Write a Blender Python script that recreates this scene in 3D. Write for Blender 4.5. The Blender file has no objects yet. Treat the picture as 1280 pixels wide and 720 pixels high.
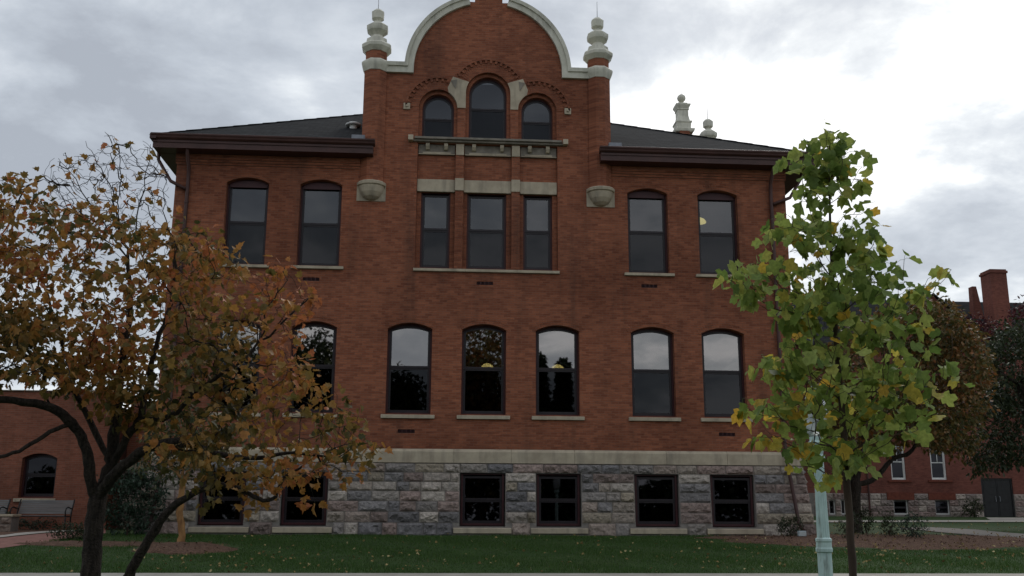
import bpy, bmesh, math, random
import numpy as np
from mathutils import Vector, Matrix, noise as mnoise
S = bpy.context.scene
C = S.collection
R = math.radians
PI = math.pi

# ------------------------------------------------------------------ camera
F, PITCH, YAW, ROLL = 1244.8, R(12.777), R(4.0), R(0.2705)
CAMZ = 0.552
_fw = Vector((math.sin(YAW)*math.cos(PITCH), math.cos(YAW)*math.cos(PITCH), math.sin(PITCH)))
_rt0 = Vector((math.cos(YAW), -math.sin(YAW), 0))
_up0 = _rt0.cross(_fw)
_rt = _rt0*math.cos(ROLL) + _up0*math.sin(ROLL)
_up = -_rt0*math.sin(ROLL) + _up0*math.cos(ROLL)
cam = bpy.data.cameras.new('camera')
camo = bpy.data.objects.new('camera', cam); C.objects.link(camo)
cam.sensor_width = 36; cam.lens = F/1280*36; cam.clip_end = 3000
camo.matrix_world = Matrix(((_rt.x, _up.x, -_fw.x, 0), (_rt.y, _up.y, -_fw.y, 0), (_rt.z, _up.z, -_fw.z, CAMZ), (0, 0, 0, 1)))
S.camera = camo

# ------------------------------------------------------------------ sky, sun, exposure
SUN_EL, SUN_AZ = R(38), R(24)            # azimuth clockwise from +Y
w = bpy.data.worlds.new('World'); S.world = w; w.use_nodes = True
nt = w.node_tree; nt.nodes.clear()
def N(nt, t, **k):
    n = nt.nodes.new(t)
    for a, b in k.items(): setattr(n, a, b)
    return n
def mathn(nt, op, a, b=None, c=None, clamp=False):
    n = nt.nodes.new('ShaderNodeMath'); n.operation = op; n.use_clamp = clamp
    for i, v in enumerate((a, b, c)):
        if v is None: continue
        if isinstance(v, (int, float)): n.inputs[i].default_value = v
        else: nt.links.new(v, n.inputs[i])
    return n.outputs[0]
def ramp(nt, fac, stops, interp='LINEAR'):
    n = nt.nodes.new('ShaderNodeValToRGB'); n.color_ramp.interpolation = interp
    el = n.color_ramp.elements
    el[0].position, el[0].color = stops[0][0], (*stops[0][1], 1)
    el[1].position, el[1].color = stops[-1][0], (*stops[-1][1], 1)
    for p, c in stops[1:-1]:
        e = el.new(p); e.color = (*c, 1)
    if fac is not None: nt.links.new(fac, n.inputs[0])
    return n.outputs[0]
def mix(nt, fac, a, b, blend='MIX'):
    n = nt.nodes.new('ShaderNodeMix'); n.data_type = 'RGBA'; n.blend_type = blend
    for i, v in ((0, fac), (6, a), (7, b)):
        if isinstance(v, (int, float)): n.inputs[i].default_value = v
        elif isinstance(v, tuple): n.inputs[i].default_value = (*v, 1)
        else: nt.links.new(v, n.inputs[i])
    return n.outputs[2]
sky = N(nt, 'ShaderNodeTexSky', sky_type='NISHITA', sun_disc=False, sun_elevation=SUN_EL, sun_rotation=SUN_AZ)
tc = N(nt, 'ShaderNodeTexCoord'); sep = N(nt, 'ShaderNodeSeparateXYZ'); nt.links.new(tc.outputs['Generated'], sep.inputs[0])
zz = mathn(nt, 'ADD', mathn(nt, 'MAXIMUM', sep.outputs[2], 0.0), 0.22)
comb = N(nt, 'ShaderNodeCombineXYZ')
nt.links.new(mathn(nt, 'DIVIDE', sep.outputs[0], zz), comb.inputs[0]); nt.links.new(mathn(nt, 'DIVIDE', sep.outputs[1], zz), comb.inputs[1])
def nz(vec, scale, detail, rough, loc=(0, 0, 0), dist=0.0):
    m = N(nt, 'ShaderNodeMapping'); nt.links.new(vec, m.inputs[0]); m.inputs['Location'].default_value = loc
    n = N(nt, 'ShaderNodeTexNoise'); n.inputs['Scale'].default_value = scale; n.inputs['Detail'].default_value = detail
    n.inputs['Roughness'].default_value = rough; n.inputs['Distortion'].default_value = dist
    nt.links.new(m.outputs[0], n.inputs['Vector']); return n.outputs[0]
n1 = nz(comb.outputs[0], 1.0, 7, .52, (3.1, 1.7, 0), .3)
n2 = nz(comb.outputs[0], 3.4, 7, .60, (9.1, 4.2, 0), .2)
nsum = mathn(nt, 'ADD', mathn(nt, 'MULTIPLY', n1, .62), mathn(nt, 'MULTIPLY', n2, .38))
# the thin bright break in the cloud, up to the right of the hall
bx_, by_, bz_ = (lambda a, e: (math.sin(a)*math.cos(e), math.cos(a)*math.cos(e), math.sin(e)))(R(26), R(25))
dv = N(nt, 'ShaderNodeVectorMath', operation='DOT_PRODUCT'); nt.links.new(tc.outputs['Generated'], dv.inputs[0]); dv.inputs[1].default_value = (bx_, by_, bz_)
mr = N(nt, 'ShaderNodeMapRange', interpolation_type='SMOOTHSTEP'); nt.links.new(dv.outputs['Value'], mr.inputs[0])
mr.inputs[1].default_value = .90; mr.inputs[2].default_value = .998
dv2 = N(nt, 'ShaderNodeVectorMath', operation='DOT_PRODUCT'); nt.links.new(tc.outputs['Generated'], dv2.inputs[0]); dv2.inputs[1].default_value = (.25, -.96, .12)
mr2 = N(nt, 'ShaderNodeMapRange', interpolation_type='SMOOTHSTEP'); nt.links.new(dv2.outputs['Value'], mr2.inputs[0]); mr2.inputs[1].default_value = .975; mr2.inputs[2].default_value = .998
mr3 = N(nt, 'ShaderNodeMapRange', interpolation_type='SMOOTHSTEP'); nt.links.new(sep.outputs[1], mr3.inputs[0]); mr3.inputs[1].default_value = .1; mr3.inputs[2].default_value = -.6
val = mathn(nt, 'ADD', mathn(nt, 'ADD', mathn(nt, 'ADD', mathn(nt, 'MULTIPLY', mathn(nt, 'SUBTRACT', nsum, .5), 1.8), .500), mathn(nt, 'MULTIPLY', mr.outputs[0], .108)), mathn(nt, 'SUBTRACT', mathn(nt, 'MULTIPLY', mr2.outputs[0], .22), mathn(nt, 'MULTIPLY', mr3.outputs[0], .04)))
K = 7.6
cl = ramp(nt, val, [(.33, (.42, .455, .51)), (.43, (.53, .575, .635)), (.52, (.67, .715, .77)), (.59, (.86, .90, .93)), (.65, (1.15, 1.16, 1.18)), (.74, (1.3, 1.3, 1.3))])
clk = N(nt, 'ShaderNodeVectorMath', operation='SCALE'); nt.links.new(cl, clk.inputs[0]); clk.inputs['Scale'].default_value = K
skm = mix(nt, .94, sky.outputs[0], clk.outputs[0])
bg = N(nt, 'ShaderNodeBackground'); nt.links.new(skm, bg.inputs[0]); bg.inputs[1].default_value = 0.1
wo = N(nt, 'ShaderNodeOutputWorld'); nt.links.new(bg.outputs[0], wo.inputs[0])
sl = bpy.data.lights.new('sun', 'SUN'); sl.energy = .6; sl.angle = R(18); sl.color = (1, .96, .9)
so = bpy.data.objects.new('sun', sl); C.objects.link(so); so.location = (20, 40, 60)
so.rotation_euler = Vector((math.sin(SUN_AZ)*math.cos(SUN_EL), math.cos(SUN_AZ)*math.cos(SUN_EL), math.sin(SUN_EL))).to_track_quat('Z', 'Y').to_euler()
S.view_settings.view_transform = 'Standard'; S.view_settings.look = 'None'
S.view_settings.exposure = 0.42; S.view_settings.gamma = 1

# ------------------------------------------------------------------ helpers
def ray(px, py): return _fw*F + _rt*(px-640) + _up*(360-py)
def at(px, py, Y):
    v = ray(px, py); v = v*(Y/v.y); return Vector((v.x, v.y, v.z+CAMZ))
HK = [(-140, -1.2), (8, -1.0), (16, -.72), (20, -.60), (26.5, -.08), (28, -.02), (34, .0), (45, .12), (60, .5), (400, .9)]
def H(Y):
    for (a, za), (b, zb) in zip(HK, HK[1:]):
        if Y <= b: return za + (zb-za)*(Y-a)/(b-a)
    return HK[-1][1]
def gp(px, py):
    v = ray(px, py); lo, hi = 2, 300
    for _ in range(50):
        m = (lo+hi)/2
        if CAMZ + v.z*m/v.y > H(m): lo = m
        else: hi = m
    return Vector((v.x*lo/v.y, lo, H(lo)))
def lk(o, parent=None):
    C.objects.link(o)
    if parent: o.parent = parent
    return o
def tag(o, label=None, cat=None, group=None, kind=None):
    for k, v in (('label', label), ('category', cat), ('group', group), ('kind', kind)):
        if v: o[k] = v
    return o
def empty(name, loc, label, cat, group=None, rz=0):
    o = bpy.data.objects.new(name, None); o.location = loc; o.rotation_euler.z = rz; o.empty_display_size = .2
    lk(o); return tag(o, label, cat, group)
class MB:
    def __init__(s): s.v = []; s.f = []
    def add(s, vs, fs):
        n = len(s.v); s.v += [tuple(p) for p in vs]; s.f += [tuple(i+n for i in f) for f in fs]; return s
    def box(s, x0, x1, y0, y1, z0, z1):
        return s.add([(x0,y0,z0),(x1,y0,z0),(x1,y1,z0),(x0,y1,z0),(x0,y0,z1),(x1,y0,z1),(x1,y1,z1),(x0,y1,z1)],
                     [(0,3,2,1),(4,5,6,7),(0,1,5,4),(1,2,6,5),(2,3,7,6),(3,0,4,7)])
    def lathe(s, prof, n, c=(0,0,0), rot=0, sq=1.0):
        vs = []; fs = []
        for r, z in prof:
            for k in range(n):
                a = rot + 2*PI*k/n; vs.append((c[0]+r*math.cos(a), c[1]+r*math.sin(a)*sq, c[2]+z))
        for j in range(len(prof)-1):
            for k in range(n):
                a, b = j*n+k, j*n+(k+1) % n; fs.append((a, b, b+n, a+n))
        fs.append(tuple(range(n))[::-1]); fs.append(tuple((len(prof)-1)*n+k for k in range(n)))
        return s.add(vs, fs)
    def tube(s, pts, rad, n=8):
        pts = [Vector(p) for p in pts]
        if isinstance(rad, (int, float)): rad = [rad]*len(pts)
        vs = []; fs = []; up = Vector((0, 0, 1)); side = None
        for i, p in enumerate(pts):
            d = (pts[min(i+1, len(pts)-1)] - pts[max(i-1, 0)]).normalized()
            if side is None:
                side = d.cross(up if abs(d.z) < .9 else Vector((1, 0, 0))).normalized()
            side = (side - d*side.dot(d)).normalized(); u = d.cross(side)
            for k in range(n):
                a = 2*PI*k/n; vs.append(p + (side*math.cos(a) + u*math.sin(a))*rad[i])
        for j in range(len(pts)-1):
            for k in range(n):
                a, b = j*n+k, j*n+(k+1) % n; fs.append((a, b, b+n, a+n))
        fs.append(tuple(range(n))[::-1]); fs.append(tuple((len(pts)-1)*n+k for k in range(n)))
        return s.add(vs, fs)
    def build(s, name, mat, parent=None, bevel=0, smooth=False, fix=True):
        me = bpy.data.meshes.new(name); me.from_pydata(s.v, [], s.f)
        if fix:
            bm = bmesh.new(); bm.from_mesh(me); bmesh.ops.recalc_face_normals(bm, faces=bm.faces); bm.to_mesh(me); bm.free()
        o = bpy.data.objects.new(name, me); me.materials.append(mat); lk(o, parent)
        if smooth: me.polygons.foreach_set('use_smooth', [True]*len(me.polygons))
        if bevel:
            m = o.modifiers.new('bevel', 'BEVEL'); m.width = bevel; m.segments = 2; m.limit_method = 'ANGLE'
        return o
def wall_mesh(outer, holes, y0, t):
    """flat wall in X-Z with true holes; front at y0, thickness t towards +Y"""
    cu = bpy.data.curves.new('c', 'CURVE'); cu.dimensions = '2D'; cu.fill_mode = 'BOTH'; cu.extrude = t/2
    for lp in [outer]+holes:
        sp = cu.splines.new('POLY'); sp.points.add(len(lp)-1)
        for i, (x, z) in enumerate(lp): sp.points[i].co = (x, z, 0, 1)
        sp.use_cyclic_u = True
    o = bpy.data.objects.new('c', cu); me = bpy.data.meshes.new_from_object(o)
    bpy.data.objects.remove(o); bpy.data.curves.remove(cu)
    for v in me.vertices: v.co = Vector((v.co.x, y0 + t/2 - v.co.z, v.co.y))
    bm = bmesh.new(); bm.from_mesh(me); bmesh.ops.remove_doubles(bm, verts=bm.verts, dist=1e-5)
    bmesh.ops.recalc_face_normals(bm, faces=bm.faces); bm.to_mesh(me); bm.free()
    me.materials.clear(); me.polygons.foreach_set('use_smooth', [False]*len(me.polygons))
    return me
def wall(name, outer, holes, y0, t, mat, parent=None):
    me = wall_mesh(outer, holes, y0, t); me.materials.append(mat); me.name = name
    return lk(bpy.data.objects.new(name, me), parent)
def rect(x0, x1, z0, z1): return [(x0, z0), (x1, z0), (x1, z1), (x0, z1)]
def arch(cx, wd, z0, zs, za, n=14):
    """opening outline: flat jambs from z0 to zs, circular arc with crown at za"""
    if za-zs < .01: return rect(cx-wd/2, cx+wd/2, z0, zs)
    h = za-zs; r = (wd*wd/4 + h*h)/(2*h); zc = za-r; a0 = math.asin(min(1, wd/2/r))
    if h >= wd/2-1e-6: a0 = PI/2; zc = zs; r = wd/2
    return [(cx-wd/2, z0), (cx+wd/2, z0)] + [(cx + r*math.sin(a0*(1-2*k/n)), zc + r*math.cos(a0*(1-2*k/n))) for k in range(n+1)]

# ------------------------------------------------------------------ materials
def mat(name):
    m = bpy.data.materials.new(name); m.use_nodes = True; t = m.node_tree
    b = t.nodes['Principled BSDF']; return m, t, b
def setc(t, b, c):
    if isinstance(c, tuple): b.inputs['Base Color'].default_value = (*c, 1)
    else: t.links.new(c, b.inputs['Base Color'])
def tnoise(t, vec, scale, detail=4, rough=.55, sc=None):
    n = N(t, 'ShaderNodeTexNoise'); n.inputs['Scale'].default_value = scale; n.inputs['Detail'].default_value = detail; n.inputs['Roughness'].default_value = rough
    if sc:
        m = N(t, 'ShaderNodeMapping'); m.inputs['Scale'].default_value = sc; t.links.new(vec, m.inputs[0]); vec = m.outputs[0]
    t.links.new(vec, n.inputs['Vector']); return n.outputs[0]
def bump(t, b, h, strength=.3, dist=.02):
    n = N(t, 'ShaderNodeBump'); n.inputs['Strength'].default_value = strength; n.inputs['Distance'].default_value = dist
    t.links.new(h, n.inputs['Height']); t.links.new(n.outputs[0], b.inputs['Normal'])
def objco(t): return N(t, 'ShaderNodeNewGeometry').outputs['Position']
def mottled(name, c0, c1, scale=3, rough=.8, bstr=.25, bdist=.01, bscale=40, sc=None, metal=0, spec=.3, extra=None):
    m, t, b = mat(name); p = objco(t)
    n = tnoise(t, p, scale, 6, .62, sc); col = ramp(t, n, [(.32, c0), (.68, c1)])
    if extra: col = extra(t, p, col)
    setc(t, b, col); b.inputs['Roughness'].default_value = rough; b.inputs['Metallic'].default_value = metal
    b.inputs['Specular IOR Level'].default_value = spec
    if bstr: bump(t, b, tnoise(t, p, bscale, 4), bstr, bdist)
    return m
def brick_mat(name, c_lo, c_hi, mortar, bw=.205, rh=.068, dirt=1.0):
    m, t, b = mat(name); p = objco(t); s = N(t, 'ShaderNodeSeparateXYZ'); t.links.new(p, s.inputs[0])
    u = mathn(t, 'ADD', s.outputs[0], s.outputs[1]); cb = N(t, 'ShaderNodeCombineXYZ'); t.links.new(u, cb.inputs[0]); t.links.new(s.outputs[2], cb.inputs[1])
    br = N(t, 'ShaderNodeTexBrick'); t.links.new(cb.outputs[0], br.inputs['Vector'])
    for k, v in (('Scale', 1), ('Mortar Size', .006), ('Mortar Smooth', .3), ('Bias', 0), ('Brick Width', bw), ('Row Height', rh)): br.inputs[k].default_value = v
    br.inputs['Color1'].default_value = (*c_lo, 1); br.inputs['Color2'].default_value = (*c_hi, 1); br.inputs['Mortar'].default_value = (*mortar, 1)
    # runs of odd bricks, long weather patches, streaks that run down the wall
    cc = cb.outputs[0]
    a = tnoise(t, cc, 1.0, 3, .6, (3.0, 13.0, 1)); col = mix(t, mathn(t, 'MULTIPLY', ramp(t, a, [(.55, (0, 0, 0)), (.72, (1, 1, 1))]), .38), br.outputs[0], tuple(x*1.55 for x in c_hi))
    a3 = tnoise(t, cc, 1.0, 2, .6, (4.0, 15.0, 1)); a3m = mathn(t, 'MULTIPLY', ramp(t, a3, [(.28, (1, 1, 1)), (.45, (0, 0, 0))]), .45)
    col = mix(t, a3m, col, tuple(x*.5 for x in c_lo))
    a2 = tnoise(t, cc, .33, 5, .62); col = mix(t, 1.0, col, ramp(t, a2, [(.3, (.66, .63, .62)), (.52, (1, 1, 1)), (.72, (1.22, 1.18, 1.14))]), 'MULTIPLY')
    if dirt:
        st = tnoise(t, cc, 1.0, 4, .6, (1.5, .16, 1)); col = mix(t, mathn(t, 'MULTIPLY', ramp(t, st, [(.52, (0, 0, 0)), (.72, (1, 1, 1))]), .42*dirt), col, (.045, .03, .025))
    setc(t, b, col); b.inputs['Roughness'].default_value = .88; b.inputs['Specular IOR Level'].default_value = .2
    bump(t, b, mathn(t, 'ADD', mathn(t, 'MULTIPLY', br.outputs['Fac'], -1.0), mathn(t, 'MULTIPLY', tnoise(t, p, 30, 3), .7)), .5, .012)
    return m
M = {}
M['brick'] = brick_mat('hall_brick', (.19, .062, .034), (.30, .108, .058), (.205, .108, .076))
M['brick_wing'] = brick_mat('wing_brick', (.19, .068, .042), (.26, .098, .062), (.20, .12, .09), dirt=.5)
M['brick_far'] = brick_mat('far_brick', (.145, .048, .036), (.20, .07, .052), (.14, .075, .06), dirt=.6)
M['brick_dark'] = mottled('dark_brick_trim', (.10, .028, .018), (.17, .048, .03), 8, .88, .4, .01, 30)
def streak(t, p, col):
    s = tnoise(t, p, 1.0, 4, .6, (3.5, 3.5, .5)); return mix(t, mathn(t, 'MULTIPLY', ramp(t, s, [(.5, (0, 0, 0)), (.72, (1, 1, 1))]), .5), col, (.12, .11, .095))
M['stone'] = mottled('pale_dressed_stone', (.34, .285, .21), (.48, .41, .305), 2.5, .85, .3, .008, 35, extra=streak)
M['stone_dirty'] = mottled('weathered_dressed_stone', (.15, .13, .105), (.27, .24, .20), 4, .88, .4, .01, 30, extra=streak)
M['cream'] = mottled('cream_painted_trim', (.50, .485, .40), (.64, .62, .53), 3, .6, .15, .004, 30, extra=streak)
M['maroon'] = mottled('maroon_painted_frame', (.035, .010, .012), (.055, .015, .017), 6, .5, .1, .002, 40)
M['sash'] = mottled('near_black_sash', (.012, .009, .012), (.02, .014, .018), 6, .4, 0)
M['gutter'] = mottled('brown_maroon_metal', (.048, .021, .018), (.078, .034, .029), 2, .45, .1, .003, 10)
M['white_trim'] = mottled('white_painted_frame', (.6, .6, .58), (.74, .74, .72), 4, .6, .1, .002, 30)
M['lead'] = mottled('grey_flashing', (.16, .17, .19), (.26, .27, .30), 5, .5, .1, .003, 20)
def shingle(t, p, col):
    s = N(t, 'ShaderNodeSeparateXYZ'); t.links.new(p, s.inputs[0]); cb = N(t, 'ShaderNodeCombineXYZ')
    t.links.new(s.outputs[0], cb.inputs[0]); t.links.new(mathn(t, 'MULTIPLY', s.outputs[2], 2.0), cb.inputs[1])
    br = N(t, 'ShaderNodeTexBrick'); t.links.new(cb.outputs[0], br.inputs['Vector'])
    for k, v in (('Scale', 1), ('Mortar Size', .012), ('Brick Width', .33), ('Row Height', .15)): br.inputs[k].default_value = v
    br.inputs['Color1'].default_value = (.75, .75, .75, 1); br.inputs['Color2'].default_value = (1.25, 1.25, 1.25, 1); br.inputs['Mortar'].default_value = (.3, .3, .3, 1)
    return mix(t, 1.0, col, br.outputs[0], 'MULTIPLY')
M['roof'] = mottled('slate_shingles', (.016, .017, .019), (.030, .031, .033), 4, .95, .4, .01, 40, spec=.08, extra=shingle)
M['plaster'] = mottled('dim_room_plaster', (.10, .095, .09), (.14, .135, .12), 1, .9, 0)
def glass_mat(name, ior, tint, trans):
    m, t, b = mat(name); t.nodes.remove(b); out = t.nodes['Material Output']
    g = N(t, 'ShaderNodeBsdfGlossy'); g.inputs['Roughness'].default_value = .015; g.inputs['Color'].default_value = (*tint, 1)
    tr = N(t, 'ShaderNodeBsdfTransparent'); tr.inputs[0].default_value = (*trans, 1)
    fr = N(t, 'ShaderNodeFresnel'); fr.inputs['IOR'].default_value = ior
    p = objco(t); bp = N(t, 'ShaderNodeBump'); bp.inputs['Strength'].default_value = .03; bp.inputs['Distance'].default_value = .02
    t.links.new(tnoise(t, p, 1.1, 2), bp.inputs['Height']); t.links.new(bp.outputs[0], g.inputs['Normal'])
    mx = N(t, 'ShaderNodeMixShader'); t.links.new(fr.outputs[0], mx.inputs[0]); t.links.new(tr.outputs[0], mx.inputs[1]); t.links.new(g.outputs[0], mx.inputs[2])
    t.links.new(mx.outputs[0], out.inputs[0]); return m
M['glass'] = glass_mat('window_glass', 1.68, (.93, .95, 1), (.22, .23, .24))
M['glass_mid'] = glass_mat('bright_window_glass', 2.65, (1, .965, .95), (.2, .2, .2))
M['glass_low'] = glass_mat('insect_screened_glass', 1.36, (.9, .93, 1), (.16, .17, .18))
M['glass_dark'] = glass_mat('basement_glass', 1.42, (.9, .9, 1), (.12, .12, .12))
def emit(name, c, s):
    m, t, b = mat(name); setc(t, b, c); b.inputs['Emission Color'].default_value = (*c, 1); b.inputs['Emission Strength'].default_value = s; return m
M['lamp_glow'] = emit('glowing_lamp_shade', (1, .80, .26), 6.0)
# rock-faced ashlar: colour of each block is carried by the mesh
m, t, b = mat('rock_faced_ashlar'); at_ = N(t, 'ShaderNodeAttribute', attribute_name='tone'); p = objco(t)
n = tnoise(t, p, 14, 6, .65); setc(t, b, mix(t, 1.0, at_.outputs['Color'], ramp(t, n, [(.3, (.62, .62, .64)), (.7, (1.25, 1.22, 1.2))]), 'MULTIPLY'))
b.inputs['Roughness'].default_value = .9; b.inputs['Specular IOR Level'].default_value = .2; bump(t, b, tnoise(t, p, 22, 6, .7), .8, .03); M['ashlar'] = m
M['mortar'] = mottled('grey_mortar', (.16, .145, .13), (.23, .21, .19), 8, .95, .3, .006, 60)
def grass_extra(t, p, col):
    n = tnoise(t, p, 1.0, 4, .6, (.5, 1.3, 1)); col = mix(t, mathn(t, 'MULTIPLY', ramp(t, n, [(.45, (0, 0, 0)), (.7, (1, 1, 1))]), .5), col, (.05, .062, .02))
    n = tnoise(t, p, 26, 3, .7); return mix(t, 1.0, col, ramp(t, n, [(.3, (.55, .55, .55)), (.7, (1.35, 1.35, 1.3))]), 'MULTIPLY')
M['lawn'] = mottled('lawn_soil_and_grass', (.024, .050, .014), (.046, .090, .022), 2.2, .95, .6, .03, 60, extra=grass_extra)
M['concrete'] = mottled('concrete_walk', (.33, .30, .26), (.44, .41, .36), 2, .9, .2, .004, 60)
M['asphalt'] = mottled('road_asphalt', (.04, .04, .042), (.06, .06, .06), 3, .9, .4, .006, 90)
M['pathred'] = mottled('brick_paver_path', (.20, .095, .075), (.30, .15, .12), 6, .9, .3, .005, 40)
M['pathgrey'] = mottled('grey_path', (.16, .145, .13), (.24, .22, .20), 4, .9, .3, .005, 60)
M['mulch'] = mottled('wood_chip_mulch', (.06, .032, .021), (.21, .12, .08), 22, .95, 1.0, .05, 30)
M['bark'] = mottled('dark_furrowed_bark', (.013, .010, .008), (.060, .046, .037), 26, .95, 1.0, .05, 30, sc=(1, 1, .22))
M['bark_brown'] = mottled('brown_young_bark', (.045, .03, .022), (.08, .055, .04), 9, .9, .5, .006, 40, sc=(1, 1, .3))
M['bark_yellow'] = mottled('peeling_ochre_bark', (.16, .075, .03), (.38, .21, .08), 7, .85, .5, .01, 30, sc=(1, 1, .4))
M['pole'] = mottled('pale_green_painted_iron', (.42, .56, .54), (.55, .70, .67), 5, .55, .25, .004, 25, extra=lambda t, p, col: mix(t, mathn(t, 'MULTIPLY', ramp(t, tnoise(t, p, 1.0, 5, .65, (9, 9, 1.6)), [(.56, (0, 0, 0)), (.68, (1, 1, 1))]), .55), col, (.12, .12, .10)))
M['iron'] = mottled('black_painted_iron', (.01, .01, .011), (.02, .02, .021), 5, .5, .1, .002, 30)
M['slat'] = mottled('weathered_grey_slats', (.11, .107, .104), (.17, .165, .16), 7, .75, .3, .004, 40, sc=(.3, 1, 4))
M['box_pale'] = mottled('pale_blue_enamel', (.35, .42, .45), (.45, .53, .56), 4, .5, .1, .002, 30)
def leaf_mat(name, stops, trans=.35, rough=.5):
    m, t, b = mat(name); out = t.nodes['Material Output']
    a = N(t, 'ShaderNodeAttribute', attribute_name='tone'); p = objco(t)
    col = ramp(t, a.outputs['Fac'], stops)
    col = mix(t, 1.0, col, ramp(t, tnoise(t, p, 35, 3), [(.3, (.75, .75, .75)), (.7, (1.2, 1.2, 1.2))]), 'MULTIPLY')
    setc(t, b, col); b.inputs['Roughness'].default_value = rough; b.inputs['Specular IOR Level'].default_value = .25
    tl = N(t, 'ShaderNodeBsdfTranslucent'); t.links.new(col, tl.inputs[0])
    mx = N(t, 'ShaderNodeMixShader'); mx.inputs[0].default_value = trans
    t.links.new(b.outputs[0], mx.inputs[1]); t.links.new(tl.outputs[0], mx.inputs[2]); t.links.new(mx.outputs[0], out.inputs[0]); return m
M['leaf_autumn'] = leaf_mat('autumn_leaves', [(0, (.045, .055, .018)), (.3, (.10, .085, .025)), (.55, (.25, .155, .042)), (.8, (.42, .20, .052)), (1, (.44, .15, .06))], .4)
M['leaf_tulip'] = leaf_mat('tulip_leaves', [(0, (.11, .175, .04)), (.35, (.22, .30, .07)), (.7, (.38, .42, .11)), (.86, (.54, .42, .07)), (1, (.66, .40, .06))], .5)
M['leaf_orange'] = leaf_mat('russet_leaves', [(0, (.055, .065, .02)), (.45, (.14, .10, .03)), (1, (.30, .12, .04))], .3)
M['leaf_dark'] = leaf_mat('dark_green_leaves', [(0, (.018, .03, .014)), (.6, (.04, .055, .022)), (1, (.085, .085, .03))], .25)
M['leaf_purple'] = leaf_mat('purple_red_leaves', [(0, (.035, .012, .014)), (.6, (.07, .018, .022)), (1, (.12, .025, .025))], .3)
M['leaf_shrub'] = leaf_mat('shrub_leaves', [(0, (.018, .035, .020)), (.7, (.04, .068, .042)), (1, (.09, .12, .09))], .2)
M['leaf_needle'] = leaf_mat('conifer_needles', [(0, (.012, .022, .012)), (1, (.03, .045, .02))], .1)
M['grassblade'] = leaf_mat('grass_blades', [(0, (.032, .074, .017)), (.7, (.068, .135, .028)), (1, (.11, .115, .035))], .3, .7)
M['fallen'] = leaf_mat('fallen_leaves', [(0, (.16, .10, .04)), (.6, (.34, .25, .10)), (1, (.5, .42, .22))], .1, .8)

# ------------------------------------------------------------------ ground
def sheet(name, A, B, off, m, n=24, label=None):
    """strip between two ground polylines, draped on the ground"""
    def samp(P, s):
        s *= len(P)-1; i = min(int(s), len(P)-2); return P[i].lerp(P[i+1], s-i)
    mb = MB(); k = 5
    vs = []
    for i in range(n+1):
        a, b_ = samp(A, i/n), samp(B, i/n)
        for j in range(k+1):
            q = a.lerp(b_, j/k); vs.append((q.x, q.y, H(q.y)+off))
    fs = [(i*(k+1)+j, (i+1)*(k+1)+j, (i+1)*(k+1)+j+1, i*(k+1)+j+1) for i in range(n) for j in range(k)]
    o = mb.add(vs, fs).build(name, m); tag(o, kind='structure'); return o
vs = []; fs = []
ys = [a for a, _ in HK]
for y in ys: vs += [(-400, y, H(y)), (400, y, H(y))]
for i in range(len(ys)-1): fs.append((2*i, 2*i+1, 2*i+3, 2*i+2))
tag(MB().add(vs, fs).build('ground', M['lawn']), kind='structure')
V3 = Vector
sheet('sidewalk', [V3((-60, 20, 0)), V3((60, 20, 0))], [V3((-60, 17.6, 0)), V3((60, 17.6, 0))], .03, M['concrete'], 60)
sheet('road', [V3((-80, -3, 0)), V3((80, -3, 0))], [V3((-80, -11, 0)), V3((80, -11, 0))], .01, M['asphalt'], 20)
sheet('brick_path', [gp(-300, 716), gp(-120, 700), gp(0, 686), gp(60, 677.5), gp(100, 671), gp(132, 667)],
      [gp(-300, 690), gp(-120, 684), gp(0, 673.5), gp(60, 667), gp(100, 664.5), gp(132, 662)], .012, M['pathred'])
sheet('path_edging', [gp(-300, 690), gp(-120, 684), gp(0, 673.5), gp(60, 667), gp(100, 664.5), gp(125, 662)],
      [gp(-300, 687), gp(-120, 681), gp(0, 671), gp(60, 665), gp(100, 662.8), gp(125, 661)], .03, M['concrete'])
sheet('gravel_margin', [gp(-200, 681), gp(0, 671), gp(60, 665), gp(100, 662.8)], [gp(-200, 671), gp(0, 664), gp(60, 661), gp(100, 660)], .015, M['mulch'])
sheet('far_sidewalk', [gp(1010, 653.6), gp(1150, 653.2), gp(1400, 653.0)], [gp(1010, 651.2), gp(1150, 650.9), gp(1400, 650.6)], .03, M['concrete'])
sheet('door_landing', [gp(1238, 650.6), gp(1290, 650.6)], [gp(1232, 647.6), gp(1280, 647.6)], .034, M['concrete'], 4)
sheet('curving_path', [gp(1125, 662.2), gp(1150, 663), gp(1200, 668), gp(1260, 678), gp(1330, 695)],
      [gp(1125, 660), gp(1165, 659.6), gp(1220, 662.5), gp(1280, 668), gp(1340, 676)], .02, M['pathgrey'])
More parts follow.
